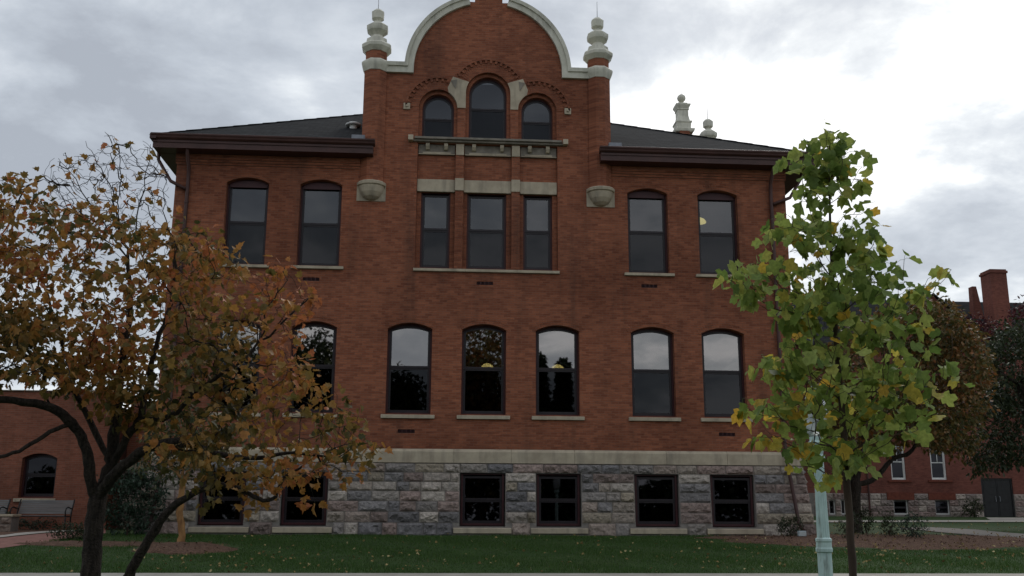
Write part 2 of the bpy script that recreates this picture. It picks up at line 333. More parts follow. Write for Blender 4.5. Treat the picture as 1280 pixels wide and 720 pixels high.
def mulch(name, cx, cy, rx, ry, hgt, seed, m=None):
    rs = random.Random(seed); vs = []; fs = []; n = 56; rings = 12
    ph = [rs.uniform(0, 6.28) for _ in range(4)]
    for i in range(rings+1):
        for k in range(n):
            a = 2*PI*k/n; rr = 1 + .10*math.sin(2*a+ph[0]) + .07*math.sin(5*a+ph[1]) + .04*math.sin(11*a+ph[2]); f = 1-i/rings*.98
            x, y = cx+rx*rr*f*math.cos(a), cy+ry*rr*f*math.sin(a)
            nn = mnoise.noise(V3((x*5, y*5, seed)))*.03
            vs.append((x, y, H(y) + .008 + (hgt*min(1, 2.2*(1-f)) + max(0, nn) if i else -.03)))
    for i in range(rings):
        for k in range(n): a, b_ = i*n+k, i*n+(k+1) % n; fs.append((a, b_, b_+n, a+n))
    fs.append(tuple(rings*n+k for k in range(n)))
    # loose chips standing on the surface
    for _ in range(int(170*rx*ry)):
        a = rs.uniform(0, 6.28); f = math.sqrt(rs.random())*1.04; x, y = cx+rx*f*math.cos(a), cy+ry*f*math.sin(a); z = H(y)+.02+hgt*min(1, 2.2*max(0, 1-f))
        d = rs.uniform(0, 6.28); l = rs.uniform(.02, .05); ww = .012
        c, s_ = math.cos(d), math.sin(d); i0 = len(vs); tz = rs.uniform(-.01, .035)
        vs += [(x-c*l-s_*ww, y-s_*l+c*ww, z), (x-c*l+s_*ww, y-s_*l-c*ww, z), (x+c*l+s_*ww, y+s_*l-c*ww, z+tz), (x+c*l-s_*ww, y+s_*l+c*ww, z+tz)]
        fs.append((i0, i0+1, i0+2, i0+3))
    return tag(MB().add(vs, fs).build(name, m or M['mulch'], fix=False), kind='structure')
mulch('mulch_bed', 12.2, 26.6, 4.4, 2.5, .05, 3)
mulch('mulch_strip', 8.6, 27.0, 1.8, .75, .03, 5)
pt = gp(228, 688); mulch('mulch_ring', pt.x, pt.y+.2, 1.15, 1.0, .10, 9)
pt = gp(90, 682); mulch('mulch_patch', pt.x+.5, pt.y+.3, 1.9, .6, .02, 12)

# grass blades over the front lawn and past the bed
rng = np.random.default_rng(4)
def blades(name, n, x0, x1, y0, y1, avoid):
    x = rng.uniform(x0, x1, n); y = rng.uniform(y0, y1, n); keep = np.ones(n, bool)
    for cx, cy, rx, ry in avoid: keep &= ((x-cx)/rx)**2 + ((y-cy)/ry)**2 > 1.0
    keep &= ~((y > 27.8) & (x > -7.9) & (x < 10.4))
    pa, pb = gp(0, 686), gp(100, 671)
    sl_ = (pb.y-pa.y)/(pb.x-pa.x); keep &= ~((x < pb.x+2) & (y > pa.y + (x-pa.x)*sl_ - .02))
    x, y = x[keep], y[keep]; n = len(x)
    z = np.interp(y, [a for a, _ in HK], [b_ for _, b_ in HK])
    a = rng.uniform(0, 6.28, n); h = rng.uniform(.025, .06, n)*(1+.35*np.sin(x*1.3+y*2)); wd = rng.uniform(.004, .008, n)
    lx, ly = rng.normal(0, .018, n), rng.normal(0, .018, n)
    v = np.empty((n, 3, 3)); v[:, 0] = np.stack([x-np.cos(a)*wd, y-np.sin(a)*wd, z-.004], 1); v[:, 1] = np.stack([x+np.cos(a)*wd, y+np.sin(a)*wd, z-.004], 1)
    v[:, 2] = np.stack([x+lx, y+ly, z+h], 1)
    me = tri_mesh(name, v.reshape(-1, 3), [3]*n, np.repeat(np.clip(rng.normal(.45, .2, n), 0, 1), 3), M['grassblade'])
    o = lk(bpy.data.objects.new(name, me)); return tag(o, 'short mown green grass of the front lawn', 'grass', kind='stuff')
def tri_mesh(name, verts, counts, tone, m, idx=None):
    me = bpy.data.meshes.new(name); nv = len(verts); counts = np.asarray(counts, dtype=np.int32)
    if idx is None: idx = np.arange(nv, dtype=np.int32)
    me.vertices.add(nv); me.vertices.foreach_set('co', np.asarray(verts, dtype=np.float32).ravel())
    me.loops.add(len(idx)); me.loops.foreach_set('vertex_index', np.asarray(idx, dtype=np.int32))
    me.polygons.add(len(counts)); st = np.concatenate([[0], np.cumsum(counts)[:-1]]).astype(np.int32)
    me.polygons.foreach_set('loop_start', st); me.update(calc_edges=True); me.validate()
    a = me.attributes.new('tone', 'FLOAT', 'POINT'); a.data.foreach_set('value', np.asarray(tone, dtype=np.float32))
    me.materials.append(m); return me
blades('grass', 170000, -11, 16, 20.02, 28, [(12.2, 26.6, 4.4, 2.5), (8.6, 27.0, 1.7, .7), (gp(228, 688).x, gp(228, 688).y+.2, 1.25, 1.1), (gp(90, 682).x+.5, gp(90, 682).y+.3, 1.8, .6)])

# ------------------------------------------------------------------ foliage tools
def leaf_template(kind):
    if kind == 'tulip':      # four-lobed, notched tip
        half = [(0, 0), (.30, .02), (.52, .20), (.34, .40), (.50, .62), (.30, .95), (0, .78)]
    elif kind == 'maple':
        half = [(0, 0), (.26, .02), (.50, .28), (.30, .42), (.36, .66), (.12, .72), (0, 1.0)]
    elif kind == 'oval':
        half = [(0, 0), (.20, .25), (.22, .6), (0, 1.0)]
    else:
        half = [(0, 0), (.34, .45), (0, 1.0)]
    return np.array(half)
def leaves_mesh(name, P, D, size, tone, m, kind='maple', rs=None, fold=.35, curl=.25):
    """P positions, D direction each leaf points, tone in 0..1"""
    rs = rs or np.random.default_rng(1); n = len(P); half = leaf_template(kind); h = len(half)
    D = D/np.linalg.norm(D, axis=1, keepdims=True)
    rv = rs.normal(size=(n, 3)); rv[:, 2] *= .45; S_ = np.cross(D, rv); S_ = np.cross(np.cross(D, np.array([0, 0, 1.0]) + rv*.75), D)  # leaf normal roughly up
    nn = S_/np.linalg.norm(S_, axis=1, keepdims=True); sd = np.cross(D, nn)
    size = size*rs.uniform(.65, 1.25, n)
    mid = [i for i in range(h) if half[i][0] == 0]
    pts = [tuple(p) for p in half] + [(-x, y) for x, y in half if x != 0]
    fo = fold*rs.uniform(.2, 1.4, n); cu = curl*rs.uniform(-.3, 1.4, n)
    V = np.empty((n, len(pts), 3))
    for j, (x, y) in enumerate(pts):
        V[:, j] = P + size[:, None]*(sd*x + D*y + nn*((fo*abs(x)) - cu*y*y)[:, None])
    right = list(range(h)); neg = {}
    k = h
    for i in range(h):
        if half[i][0] != 0: neg[i] = k; k += 1
        else: neg[i] = i
    left = [neg[i] for i in range(h)][::-1]
    loops = np.array(right+left); nl = len(pts)
    idx = (np.arange(n)[:, None]*nl + loops[None, :]).ravel(); counts = [h, h]*n
    return tri_mesh(name, V.reshape(-1, 3), counts, np.repeat(tone, nl), m, idx)
class Tree:
    def __init__(s, seed): s.p = []; s.par = []; s.rm = []; s.rs = np.random.default_rng(seed); s.ch = None
    def limb(s, pts, start=None):
        """hand-laid limb: pts = [(Vector, radius)], start = node index it springs from"""
        prev = start; ids = []
        for q, r in pts:
            s.p.append(np.array(q)); s.par.append(-1 if prev is None else prev); s.rm.append(r); prev = len(s.p)-1; ids.append(prev)
        return ids
    def smooth_limb(s, pts, start=None, sub=4, wob=.0):
        P = [V3(q) for q, _ in pts]; rr = [r for _, r in pts]
        if start is not None: P = [V3(s.p[start])]+P; rr = [rr[0]*1.02]+rr
        out = []
        for i in range(len(P)-1):
            p0, p1, p2, p3 = P[max(i-1, 0)], P[i], P[i+1], P[min(i+2, len(P)-1)]
            for k in range(sub):
                u = (k+1)/sub
                q = .5*((2*p1)+(p2-p0)*u+(2*p0-5*p1+4*p2-p3)*u*u+(-p0+3*p1-3*p2+p3)*u**3)
                out.append((q + V3(s.rs.normal(0, wob, 3)) if wob else q, rr[i]+(rr[i+1]-rr[i])*u))
        if start is None: out = [(P[0], rr[0])]+out
        return s.limb(out, start)
    def grow(s, A, step=.12, jit=.03, up=.0, rise=0.0, align=.35):
        p = np.array(s.p); d = np.array([np.min(((p-a)**2).sum(1)) for a in A])
        tips = []
        for i in np.argsort(d):
            a = A[i]; P = np.array(s.p); df = a-P; dd = np.sqrt((df**2).sum(1))
            cost = dd.copy()
            if align:
                PR = P[np.maximum(0, np.array(s.par))]; g_ = P-PR; gl = np.sqrt((g_**2).sum(1))+1e-6
                cost = dd*(1.0 + align*(1-(g_*df).sum(1)/(gl*(dd+1e-6))))
            if rise: cost += rise*np.maximum(0, P[:, 2] - (a[2] - .45*np.hypot(df[:, 0], df[:, 1])))
            j = int(np.argmin(cost)); L = dd[j]
            if L < 1e-4: continue
            n = max(1, int(math.ceil(L/step))); prev = j
            side = s.rs.normal(0, 1, 3)*L*.10; side[2] += up*L
            for k in range(1, n+1):
                u = k/n; q = P[j] + df[j]*u + side*math.sin(PI*u) + (s.rs.normal(0, jit, 3) if k < n else 0)
                s.p.append(q); s.par.append(prev); s.rm.append(0); prev = len(s.p)-1
            tips.append(prev)
        return tips
    def radii(s, r0=.004, e=2.4):
        n = len(s.p); acc = np.zeros(n)
        has = np.zeros(n, bool)
        for i in range(n):
            if s.par[i] >= 0: has[s.par[i]] = True
        rad = np.zeros(n)
        for i in range(n-1, -1, -1):
            a = r0**e if not has[i] else acc[i]; rad[i] = a**(1/e)
            if s.par[i] >= 0: acc[s.par[i]] += rad[i]**e
        s.r = np.maximum(rad, np.array(s.rm)); 
        # where a radius was laid by hand it rules
        rm = np.array(s.rm); s.r = np.where(rm > 0, rm, np.minimum(rad, 1)); return s.r
    def mesh(s, name, m, parent, split=None):
        n = len(s.p); ch = [[] for _ in range(n)]
        for i, q in enumerate(s.par):
            if q >= 0: ch[q].append(i)
        hp = [i for i in range(n) if s.rm[i] > .03]; s._hp = np.array([s.p[i] for i in hp]).reshape(-1, 3); s._hr = [s.rm[i] for i in hp]
        mb = MB(); done = set(); roots = [i for i, q in enumerate(s.par) if q < 0]; stack = [(r, None) for r in roots]
        while stack:
            i, pr = stack.pop(); chain = ([pr] if pr is not None else [])+[i]
            cur = i
            while ch[cur]:
                c = max(ch[cur], key=lambda k: s.r[k])
                for o in ch[cur]:
                    if o != c: stack.append((o, cur))
                chain.append(c); cur = c
            rr = [s.r[k] for k in chain]
            if pr is not None and len(chain) > 1: rr[0] = min(rr[0], rr[1]*1.15)
            if len(chain) < 2: continue
            mx = max(rr); ns = 12 if mx > .06 else 7 if mx > .025 else 5 if mx > .01 else 3
            pts = [V3(s.p[k]) for k in chain]
            mb.tube(pts, rr, ns)
        out = []
        for v in mb.v:
            v = V3(v); n_ = mnoise.noise_vector(v*9)*.5 + mnoise.noise_vector(v*24)*.28
            j = int(np.argmin(((s._hp-np.array(v))**2).sum(1))) if len(s._hp) else -1
            k = s._hr[j] if j >= 0 and np.linalg.norm(s._hp[j]-np.array(v)) < s._hr[j]*1.6 else 0
            out.append(tuple(v + n_*min(.04, k*.34)))
        mb.v = out
        return mb.build(name, m, parent, smooth=True, fix=False)
def inpoly(x, y, poly):
    c = False; n = len(poly)
    for i in range(n):
        x0, y0 = poly[i]; x1, y1 = poly[(i+1) % n]
        if (y0 > y) != (y1 > y) and x < (x1-x0)*(y-y0)/(y1-y0)+x0: c = not c
    return c
def fill_volume(rs, poly, n, Yc, spread, lumps=0):
    """points in a volume whose outline seen from the street is poly; depth follows how wide the crown is there"""
    xs = [a for a, _ in poly]; ys_ = [b_ for _, b_ in poly]; out = []
    tries = 0
    while len(out) < n and tries < n*60:
        tries += 1
        x, y = rs.uniform(min(xs), max(xs)), rs.uniform(min(ys_), max(ys_))
        if not inpoly(x, y, poly): continue
        q = at(x, y, Yc + rs.normal(0, spread))
        if lumps and mnoise.noise(V3(q)*lumps+V3((7, 3, 1))) < -.12 and rs.random() < .8: continue
        out.append(np.array(q))
    return np.array(out)
def local(arr, org): return arr - np.array(org)

# ------------------------------------------------------------------ main hall
BX, BY = 1.20, 28.0
hall = empty('brick_hall', (BX, BY, 0), 'large red brick hall with rounded gable, corner finials and rough stone base', 'building')
DEPTH = 24.0
def window(parent, cx, wd, z0, zs, za, y, split=.5, fm=None, sm=None, g_up=None, g_lo=None, fr=.055, sr=.06, mull=False):
    fm = fm or M['maroon']; sm = sm or M['sash']; g_up = g_up or M['glass']; g_lo = g_lo or M['glass_low']
    o = wall('window', arch(cx, wd-.004, z0+.002, zs, za-.002), [arch(cx, wd-2*fr, z0+fr, zs-(fr*.4 if za-zs < wd*.4 else 0), za-fr)], y, .12, fm, parent)
    d = fr+.002; zt = za-d; zss = zs-(fr*.4 if za-zs < wd*.4 else 0)-.002; zm = z0 + (za-z0)*split
    W = wd-2*d
    if za-zs < .01: zss = zs-d
    wall('sash', arch(cx, W, zm-.02, max(zss, zm+.05), zt), [arch(cx, W-2*sr, zm+sr-.02, max(zss-sr*.3, zm+.06), zt-sr)] if za-zs > .01 else [rect(cx-W/2+sr, cx+W/2-sr, zm+sr-.02, zss-sr)], y+.035, .04, sm, o)
    wall('sash', rect(cx-W/2, cx+W/2, z0+d, zm-.022), [rect(cx-W/2+sr, cx+W/2-sr, z0+d+sr*1.2, zm-.022-sr*.8)], y+.055, .04, sm, o)
    if za-zs > .01: wall('pane', arch(cx, W-2*sr+.01, zm+sr-.025, max(zss-sr*.3, zm+.06), zt-sr+.005), [], y+.052, .006, g_up, o)
    else: wall('pane', rect(cx-W/2+sr-.005, cx+W/2-sr+.005, zm+sr-.025, zss-sr+.005), [], y+.052, .006, g_up, o)
    wall('pane', rect(cx-W/2+sr-.005, cx+W/2-sr+.005, z0+d+sr*1.2-.005, zm-.022-sr*.8+.005), [], y+.072, .006, g_lo, o)
    if mull: MB().box(cx-.018, cx+.018, y+.025, y+.05, zm+.02, zt-sr).build('glazing_bar', fm, o)
    return o
def sill(parent, x0, x1, z0, z1, y0, y1, m=None, nm='sill'):
    m_ = MB(); h = (z1-z0)
    m_.add([(x0,y0,z0),(x1,y0,z0),(x1,y1,z0),(x0,y1,z0),(x0,y0,z1-h*.25),(x1,y0,z1-h*.25),(x1,y1,z1),(x0,y1,z1)],
           [(0,3,2,1),(4,5,6,7),(0,1,5,4),(1,2,6,5),(2,3,7,6),(3,0,4,7)])
    return m_.build(nm, m or M['stone'], parent, bevel=.008)
UP = [-6.94, -4.83, 4.79, 6.91]; LOW = [-6.92, -4.83, -2.14, -.03, 2.075, 4.83, 6.90]; BAS = [-7.07, -4.87, -.03, 2.075, 4.82, 6.97]
holes = [arch(c, 1.21, 7.46, 9.89, 10.05) for c in UP] + [arch(c, 1.26, 3.26, 5.67, 5.84) for c in LOW] + [rect(-2.06, 2.10, 7.46, 11.28)]
ZC = 13.62; RO = 2.50; RI = 2.25
SM, BG = 12.42, 12.93
h_small = lambda cx, r: arch(cx, 2*r, 11.432, SM, SM+r)
holes += [h_small(-1.48, .575), arch(.01, 1.34, 11.432, BG, BG+.67), h_small(1.50, .575)]
holes += [rect(c-.235, c+.235, z-.05, z+.05) for c, z in ((-2.17, 2.78), (6.90, 2.78), (-.03, 7.04), (4.78, 7.06), (-4.99, 7.06))]
gable = [(3.70, 10.62), (3.70, 13.48), (RO-.1, 13.48)] + [((RO-.1)*math.cos(a), ZC+(RO-.1)*math.sin(a)) for a in [R(2+k*5.2) for k in range(15)]]
tx = gable[-1][0]
outer = [(-9, 2.28), (9, 2.28), (9, 10.62)] + gable + [(.42, 15.93), (-.42, 15.93)] + [(-x, z) for x, z in gable[::-1]] + [(-9, 10.62)]
wall('wall', outer, holes, 0, .42, M['brick'], hall)
# side and rear walls, floors and rooms behind the glass
MB().box(8.58, 9, .421, DEPTH, 0, 10.62).build('side_wall', M['brick'], hall)
MB().box(-9, -8.58, .421, DEPTH, 0, 10.62).build('side_wall', M['brick'], hall)
MB().box(-9, 9, DEPTH+.001, DEPTH+.4, 0, 10.62).build('rear_wall', M['brick'], hall)
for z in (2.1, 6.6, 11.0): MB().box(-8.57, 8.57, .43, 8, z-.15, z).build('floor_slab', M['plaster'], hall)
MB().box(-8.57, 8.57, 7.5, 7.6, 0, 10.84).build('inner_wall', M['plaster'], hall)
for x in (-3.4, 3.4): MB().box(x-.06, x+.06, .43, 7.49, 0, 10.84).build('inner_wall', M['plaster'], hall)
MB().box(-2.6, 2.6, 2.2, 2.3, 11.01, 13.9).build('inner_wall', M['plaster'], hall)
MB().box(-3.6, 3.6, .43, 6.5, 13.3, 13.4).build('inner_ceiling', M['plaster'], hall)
for sx in (-1, 1): MB().box(sx*3.6-.1, sx*3.6+.1, .43, 6.5, 10.7, 13.47).build('gable_cheek', M['brick'], hall)
# trio bay: recessed back plate, piers, panels
bay = wall('window_bay', rect(-2.055, 2.095, 7.462, 11.278), [rect(c-wd/2, c+wd/2, 7.50, 9.80) for c, wd in ((-1.495, .86), (.01, 1.16), (1.525, .86))], .16, .25, M['brick'], hall)
for c in (-.81, .855):
    p_ = MB().box(c-.12, c+.12, .02, .158, 7.47, 9.83).box(c-.12, c+.12, .02, .158, 10.21, 10.93).build('pier', M['brick'], hall)
    MB().box(c-.13, c+.13, -.012, .157, 9.832, 10.208).build('pier_block', M['stone'], p_, bevel=.008)
    MB().box(c-.12, c+.12, -.012, .157, 10.932, 11.274).build('pier_block', M['stone'], p_, bevel=.008)
for a, b_ in ((-2.05, -.945), (-.675, .72), (.99, 2.09)):
    MB().box(a, b_, .07, .157, 9.802, 10.18).build('lintel', M['stone'], hall, bevel=.006)
    pn = MB().box(a+.01, b_-.01, .10, .157, 10.96, 11.275).build('carved_panel', M['stone_dirty'], hall, bevel=.006)
    MB().box(a+.14, b_-.14, .075, .0985, 10.985, 11.035).box(a+.01, b_-.01, .06, .0985, 10.955, 10.975).build('moulding', M['stone'], pn)
    for x in ((a+.28, b_-.28)):
        MB().add([(x-.055,-.03,11.275),(x+.055,-.03,11.275),(x+.055,-.03,11.19),(x-.055,-.03,11.19),(x-.055,.095,11.275),(x+.055,.095,11.275),(x+.055,.095,11.08),(x-.055,.095,11.08),(x-.055,.03,11.10),(x+.055,.03,11.10)],
                 [(0,1,2,3),(3,2,9,8),(8,9,6,7),(0,4,5,1),(0,3,8,7,4),(1,5,6,9,2)]).build('bracket', M['stone'], pn)
cn = MB().box(-2.22, 2.28, -.10, .40, 11.30, 11.36).box(-2.16, 2.22, -.17, .10, 11.362, 11.43).build('cornice', M['stone_dirty'], hall, bevel=.008)
for x in (-2.27, 2.33): MB().box(x-.075, x+.075, -.20, .0, 11.30, 11.46).build('end_block', M['stone'], cn, bevel=.012)
for c, wd in ((-1.495, .86), (.01, 1.16), (1.525, .86)):
    window(hall, c, wd, 7.50, 9.80, 9.80, .24, .52, fr=.05)
sill(hall, -2.10, -.60, 7.36, 7.465, -.07, .238); sill(hall, -.597, .90, 7.36, 7.465, -.07, .238); sill(hall, .903, 2.14, 7.36, 7.465, -.07, .238)
# attic trio: stepped brick rings, windows, hood courses with dentils
for cx, r, zc in ((-1.48, .575, SM), (.01, .67, BG), (1.50, .575, SM)):
    a1 = arch(cx, 2*r-.004, 11.434, zc, zc+r-.002); rr = r-.10
    ring = wall('arch_ring', a1, [arch(cx, 2*rr, 11.436, zc, zc+rr)], .11, .2, M['brick'], hall)
    window(hall, cx, 2*rr+.02, 11.44, zc, zc+rr+.01, .24, .48 if r < .6 else .52, fr=.05, sr=.045)
    R2 = 1.06 if r > .6 else .93; lo, hi = (R(32), R(148)) if r > .6 else ((R(72), R(180)) if cx < 0 else (R(0), R(108)))
    hd = MB(); nn = int((hi-lo)/(.165/R2))
    for k in range(nn+1):
        a = lo+(hi-lo)*k/nn; da = .036/R2*1.0
        q = [(cx+rad*math.cos(a+s_*da), zc-.0+rad*math.sin(a+s_*da)) for rad, s_ in ((R2-.10, -1), (R2-.10, 1), (R2-.001, 1), (R2-.001, -1))]
        hd.add([(x, -.045, z) for x, z in q]+[(x, .0, z) for x, z in q], [(0,1,2,3),(0,4,5,1),(1,5,6,2),(2,6,7,3),(3,7,4,0)])
    arc = [(cx+(R2+.06)*math.cos(lo+(hi-lo)*k/30), zc+(R2+.06)*math.sin(lo+(hi-lo)*k/30)) for k in range(31)]
    arc2 = [(cx+R2*math.cos(lo+(hi-lo)*k/30), zc+R2*math.sin(lo+(hi-lo)*k/30)) for k in range(31)]
    for k in range(30):
        q = [arc[k], arc[k+1], arc2[k+1], arc2[k]]
        hd.add([(x, -.05, z) for x, z in q]+[(x, .0, z) for x, z in q], [(0,1,2,3),(0,4,5,1),(2,6,7,3)]+([(3,7,4,0)] if k == 0 else [])+([(1,5,6,2)] if k == 29 else []))
    hd.build('hood_course', M['brick'], hall)
    # soldier voussoirs round the opening, proud of the wall
    vo = MB(); R1 = r+.30 if r > .6 else r+.22; nn = int((hi-lo)*R1/.075)
    for k in range(nn):
        a0, a1_ = lo+(hi-lo)*(k+.05)/nn, lo+(hi-lo)*(k+.95)/nn
        q = [(cx+rad*math.cos(a), zc+rad*math.sin(a)) for rad, a in ((r+.002, a0), (r+.002, a1_), (R1, a1_), (R1, a0))]
        vo.add([(x, -.014, z) for x, z in q]+[(x, .01, z) for x, z in q], [(0,1,2,3),(0,4,5,1),(1,5,6,2),(2,6,7,3),(3,7,4,0)])
    vo.build('voussoirs', M['brick'], hall)
for sx in (-1, 1):
    cx = sx*1.49
    arcp = [(cx - sx*.577*math.cos(a), SM+.577*math.sin(a)) for a in [R(k*58/8) for k in range(9)]]
    big = [(.01+sx*.672*math.cos(a), BG+.672*math.sin(a)) for a in [R(k*30/4) for k in range(4, -1, -1)]]
    poly = arcp + [(sx*1.21, 13.06), (sx*1.06, 13.42)] + big + [(.01+sx*.672, SM)]
    st = wall('springer_stone', poly if sx > 0 else poly[::-1], [], -.03, .12, M['stone'], hall)
    for z in ():
        pass
    tri = [(sx*1.12, 13.28), (sx*.93, 13.32), (sx*.97, 13.02)]
    wall('carved_triangle', tri, [], -.05, .019, M['stone_dirty'], st)
    b0 = sx*2.42
    bb = MB().box(b0-.10, b0+.10, -.05, .0, 12.32, 12.52).build('boss', M['stone'], hall, bevel=.012)
    MB().lathe([(.05, 0), (.035, .03), (0.001, .045)], 8).build('stud', M['stone'], bb).matrix_local = Matrix.Translation((b0, -.05, 12.42)) @ Matrix.Rotation(R(90), 4, 'X')
# ordinary windows and sills, segmental heads
for c in UP:
    window(hall, c, 1.21, 7.46, 9.89, 10.05, .20, .50); sill(hall, c-.74, c+.74, 7.355, 7.462, -.08, .198)
    MB().box(c-.535, c+.535, .16, .198, 9.80, 10.0).build('blind_board', M['maroon'], hall)
for i, c in enumerate(LOW):
    window(hall, c, 1.26, 3.26, 5.67, 5.84, .20, .52, g_up=M['glass_mid']); sill(hall, c-.745, c+.745, 3.13, 3.262, -.08, .198)
for c, zz_, wd, za in [(c, 9.89, 1.21, 10.05) for c in UP]+[(c, 5.67, 1.26, 5.84) for c in LOW]:
    hgt = za-zz_; r = (wd*wd/4+hgt*hgt)/(2*hgt); zc = za-r; a0 = math.asin(wd/2/r)*1.10; vo = MB(); nn = int(2*a0*(r+.12)/.072)
    for k in range(nn):
        a, b_ = a0*(1-2*(k+.06)/nn), a0*(1-2*(k+.94)/nn)
        for r0, r1 in ((.004, .105), (.115, .215)):
            q = [(c+(r+rad)*math.sin(x), zc+(r+rad)*math.cos(x)) for rad, x in ((r0, a), (r0, b_), (r1, b_), (r1, a))]
            vo.add([(x, -.010, z) for x, z in q]+[(x, .01, z) for x, z in q], [(0,1,2,3),(0,4,5,1),(1,5,6,2),(2,6,7,3),(3,7,4,0)])
    vo.build('arch_bricks', M['brick'], hall)
for c, z in ((-2.17, 2.78), (6.90, 2.78), (-.03, 7.04), (4.78, 7.06), (-4.99, 7.06)):
    g = MB().box(c-.234, c+.234, .06, .08, z-.049, z+.049)
    for k in range(5): g.box(c-.23, c+.23, .012, .058, z-.045+k*.02, z-.038+k*.02)
    for k in (-.12, 0, .12): g.box(c+k-.012, c+k+.012, .005, .058, z-.049, z+.049)
    g.build('wall_vent', M['maroon'], hall)
# corbelled courses under the eaves
for sx in (-1, 1):
    x0, x1 = (3.72, 9.03) if sx > 0 else (-9.03, -3.72)
    MB().box(x0, x1, -.03, 0, 10.40, 10.47).box(x0, x1, -.06, 0, 10.471, 10.55).box(x0, x1, -.09, 0, 10.551, 10.70).build('corbel_course', M['brick'], hall)
# stone base: battered backing with openings and rock-faced blocks
ZB = 1.91
def batter(z): return .03 + .13*max(0, (ZB-z)/ZB)
def backing(outer, holes, nm):
    me = wall_mesh(outer, holes, 0, .40)
    for v in me.vertices:
        if v.co.y < .1: v.co.y -= batter(v.co.z)
    me.materials.append(M['mortar']); return lk(bpy.data.objects.new(nm, me), hall)
bw = 1.25
base = backing([(-9.3, -.25), (9.3, -.25), (9.02, ZB), (-9.02, ZB)], [rect(c-bw/2, c+bw/2, .21, 1.65) for c in BAS], 'stone_base')
def blocks(rows, x0, x1, holes, yf, seed, ext=.27, nm='stone_blocks', tones=None, parent=None, mt=None, xf=None, bwid=(.30, .85)):
    rs = random.Random(seed); vs = []; fs = []; tn = []
    tones = tones or [(.20,.19,.18),(.24,.225,.205),(.175,.172,.172),(.28,.25,.215),(.25,.20,.18),(.19,.155,.14),(.34,.315,.28),(.24,.215,.17),(.155,.155,.16),(.29,.265,.235),(.27,.23,.20)]
    for zt, zb in zip(rows, rows[1:]):
        e = ext*(rows[0]-(zt+zb)/2)/(rows[0]-rows[-1]) if ext else 0
        segs = [(x0-e, x1+e)]
        for a, b_, c, d in holes:
            if c < zt-.03 and d > zb+.03:
                ns = []
                for p, q in segs:
                    if b_ <= p or a >= q: ns.append((p, q)); continue
                    if a > p: ns.append((p, a))
                    if b_ < q: ns.append((b_, q))
                segs = ns
        for p, q in segs:
            x = p
            while x < q-.01:
                wd = rs.uniform(*bwid)
                if q-x-wd < .24: wd = q-x if q-x < bwid[1]*1.25 else (q-x)/2
                xa, xb, za, zb_ = x+.008, x+wd-.008, zb+.008, zt-.008; x += wd
                nx = max(4, int((xb-xa)/.055)); nzz = 6; i0 = len(vs); tone = rs.choice(tones); g = rs.uniform(1.0, 1.4); tone = (tone[0]*g*1.02, tone[1]*g*.98, tone[2]*g*.96)
                sd = rs.uniform(0, 99); amp = rs.uniform(.05, .11); tx_, tz_ = rs.uniform(-.6, .6), rs.uniform(-.5, .8)
                for j in range(nzz+1):
                    for i in range(nx+1):
                        u, v = i/nx, j/nzz; X, Z = xa+(xb-xa)*u, za+(zb_-za)*v
                        ed = min(1, min(u, 1-u)*(xb-xa)/.06)*min(1, min(v, 1-v)*(zb_-za)/.06)
                        f = (.6 + .9*mnoise.noise(V3((X*6+sd, Z*7, sd))) + .45*mnoise.noise(V3((X*17, Z*17, sd))) + (u-.5)*tx_ + (v-.5)*tz_)
                        dpt = .012 + (amp*max(0, f) if ed > 0 else 0)*(ed**.5)
                        if ed > 0: X += rs.uniform(-.008, .008); Z += rs.uniform(-.008, .008)
                        vs.append((X, -yf(Z)-dpt, Z)); tn.append(tone)
                for j in range(nzz):
                    for i in range(nx):
                        a = i0+j*(nx+1)+i
                        if rs.random() < .5: fs += [(a, a+1, a+nx+2), (a, a+nx+2, a+nx+1)]
                        else: fs += [(a, a+1, a+nx+1), (a+1, a+nx+2, a+nx+1)]
                b0 = len(vs)
                per = [i0+i for i in range(nx+1)] + [i0+j*(nx+1)+nx for j in range(1, nzz+1)] + [i0+nzz*(nx+1)+i for i in range(nx-1, -1, -1)] + [i0+j*(nx+1) for j in range(nzz-1, 0, -1)]
                for k in per: vx, vy, vz = vs[k]; vs.append((vx, -yf(vz)+.05, vz)); tn.append(tone)
                n = len(per)
                for k in range(n): fs.append((per[k], b0+k, b0+(k+1) % n, per[(k+1) % n]))
    if xf: vs = [xf(*v) for v in vs]
    me = bpy.data.meshes.new(nm); me.from_pydata(vs, [], fs); a = me.attributes.new('tone', 'FLOAT_COLOR', 'POINT')
    a.data.foreach_set('color', np.array([(*c, 1) for c in tn], dtype=np.float32).ravel()); me.materials.append(mt or M['ashlar'])
    return lk(bpy.data.objects.new(nm, me), parent)
ROWS = [1.905, 1.655, 1.40, 1.15, .88, .60, .31, -.06]
bh = [(c-bw/2-.01, c+bw/2+.01, .21, 1.65) for c in BAS] + [(c-.80, c+.80, -.02, .21) for c in BAS]
blocks(ROWS, -9.03, 9.03, bh, batter, 5, parent=hall)
for sx in (-1, 1):
    blocks(ROWS, 0, 10, [], lambda z: batter(z), 6+sx, ext=0, parent=hall, xf=(lambda x, y, z: (9.03-y+.12*(ZB-z)/ZB, .12+x, z)) if sx > 0 else (lambda x, y, z: (-9.03+y-.12*(ZB-z)/ZB, .12+x, z)))
for c in BAS:
    window(hall, c, bw-.05, .235, 1.63, 1.63, .03, .50, g_up=M['glass_dark'], g_lo=M['glass_dark'], fr=.06)
    sill(hall, c-.79, c+.79, .03, .205, -.23, .0)
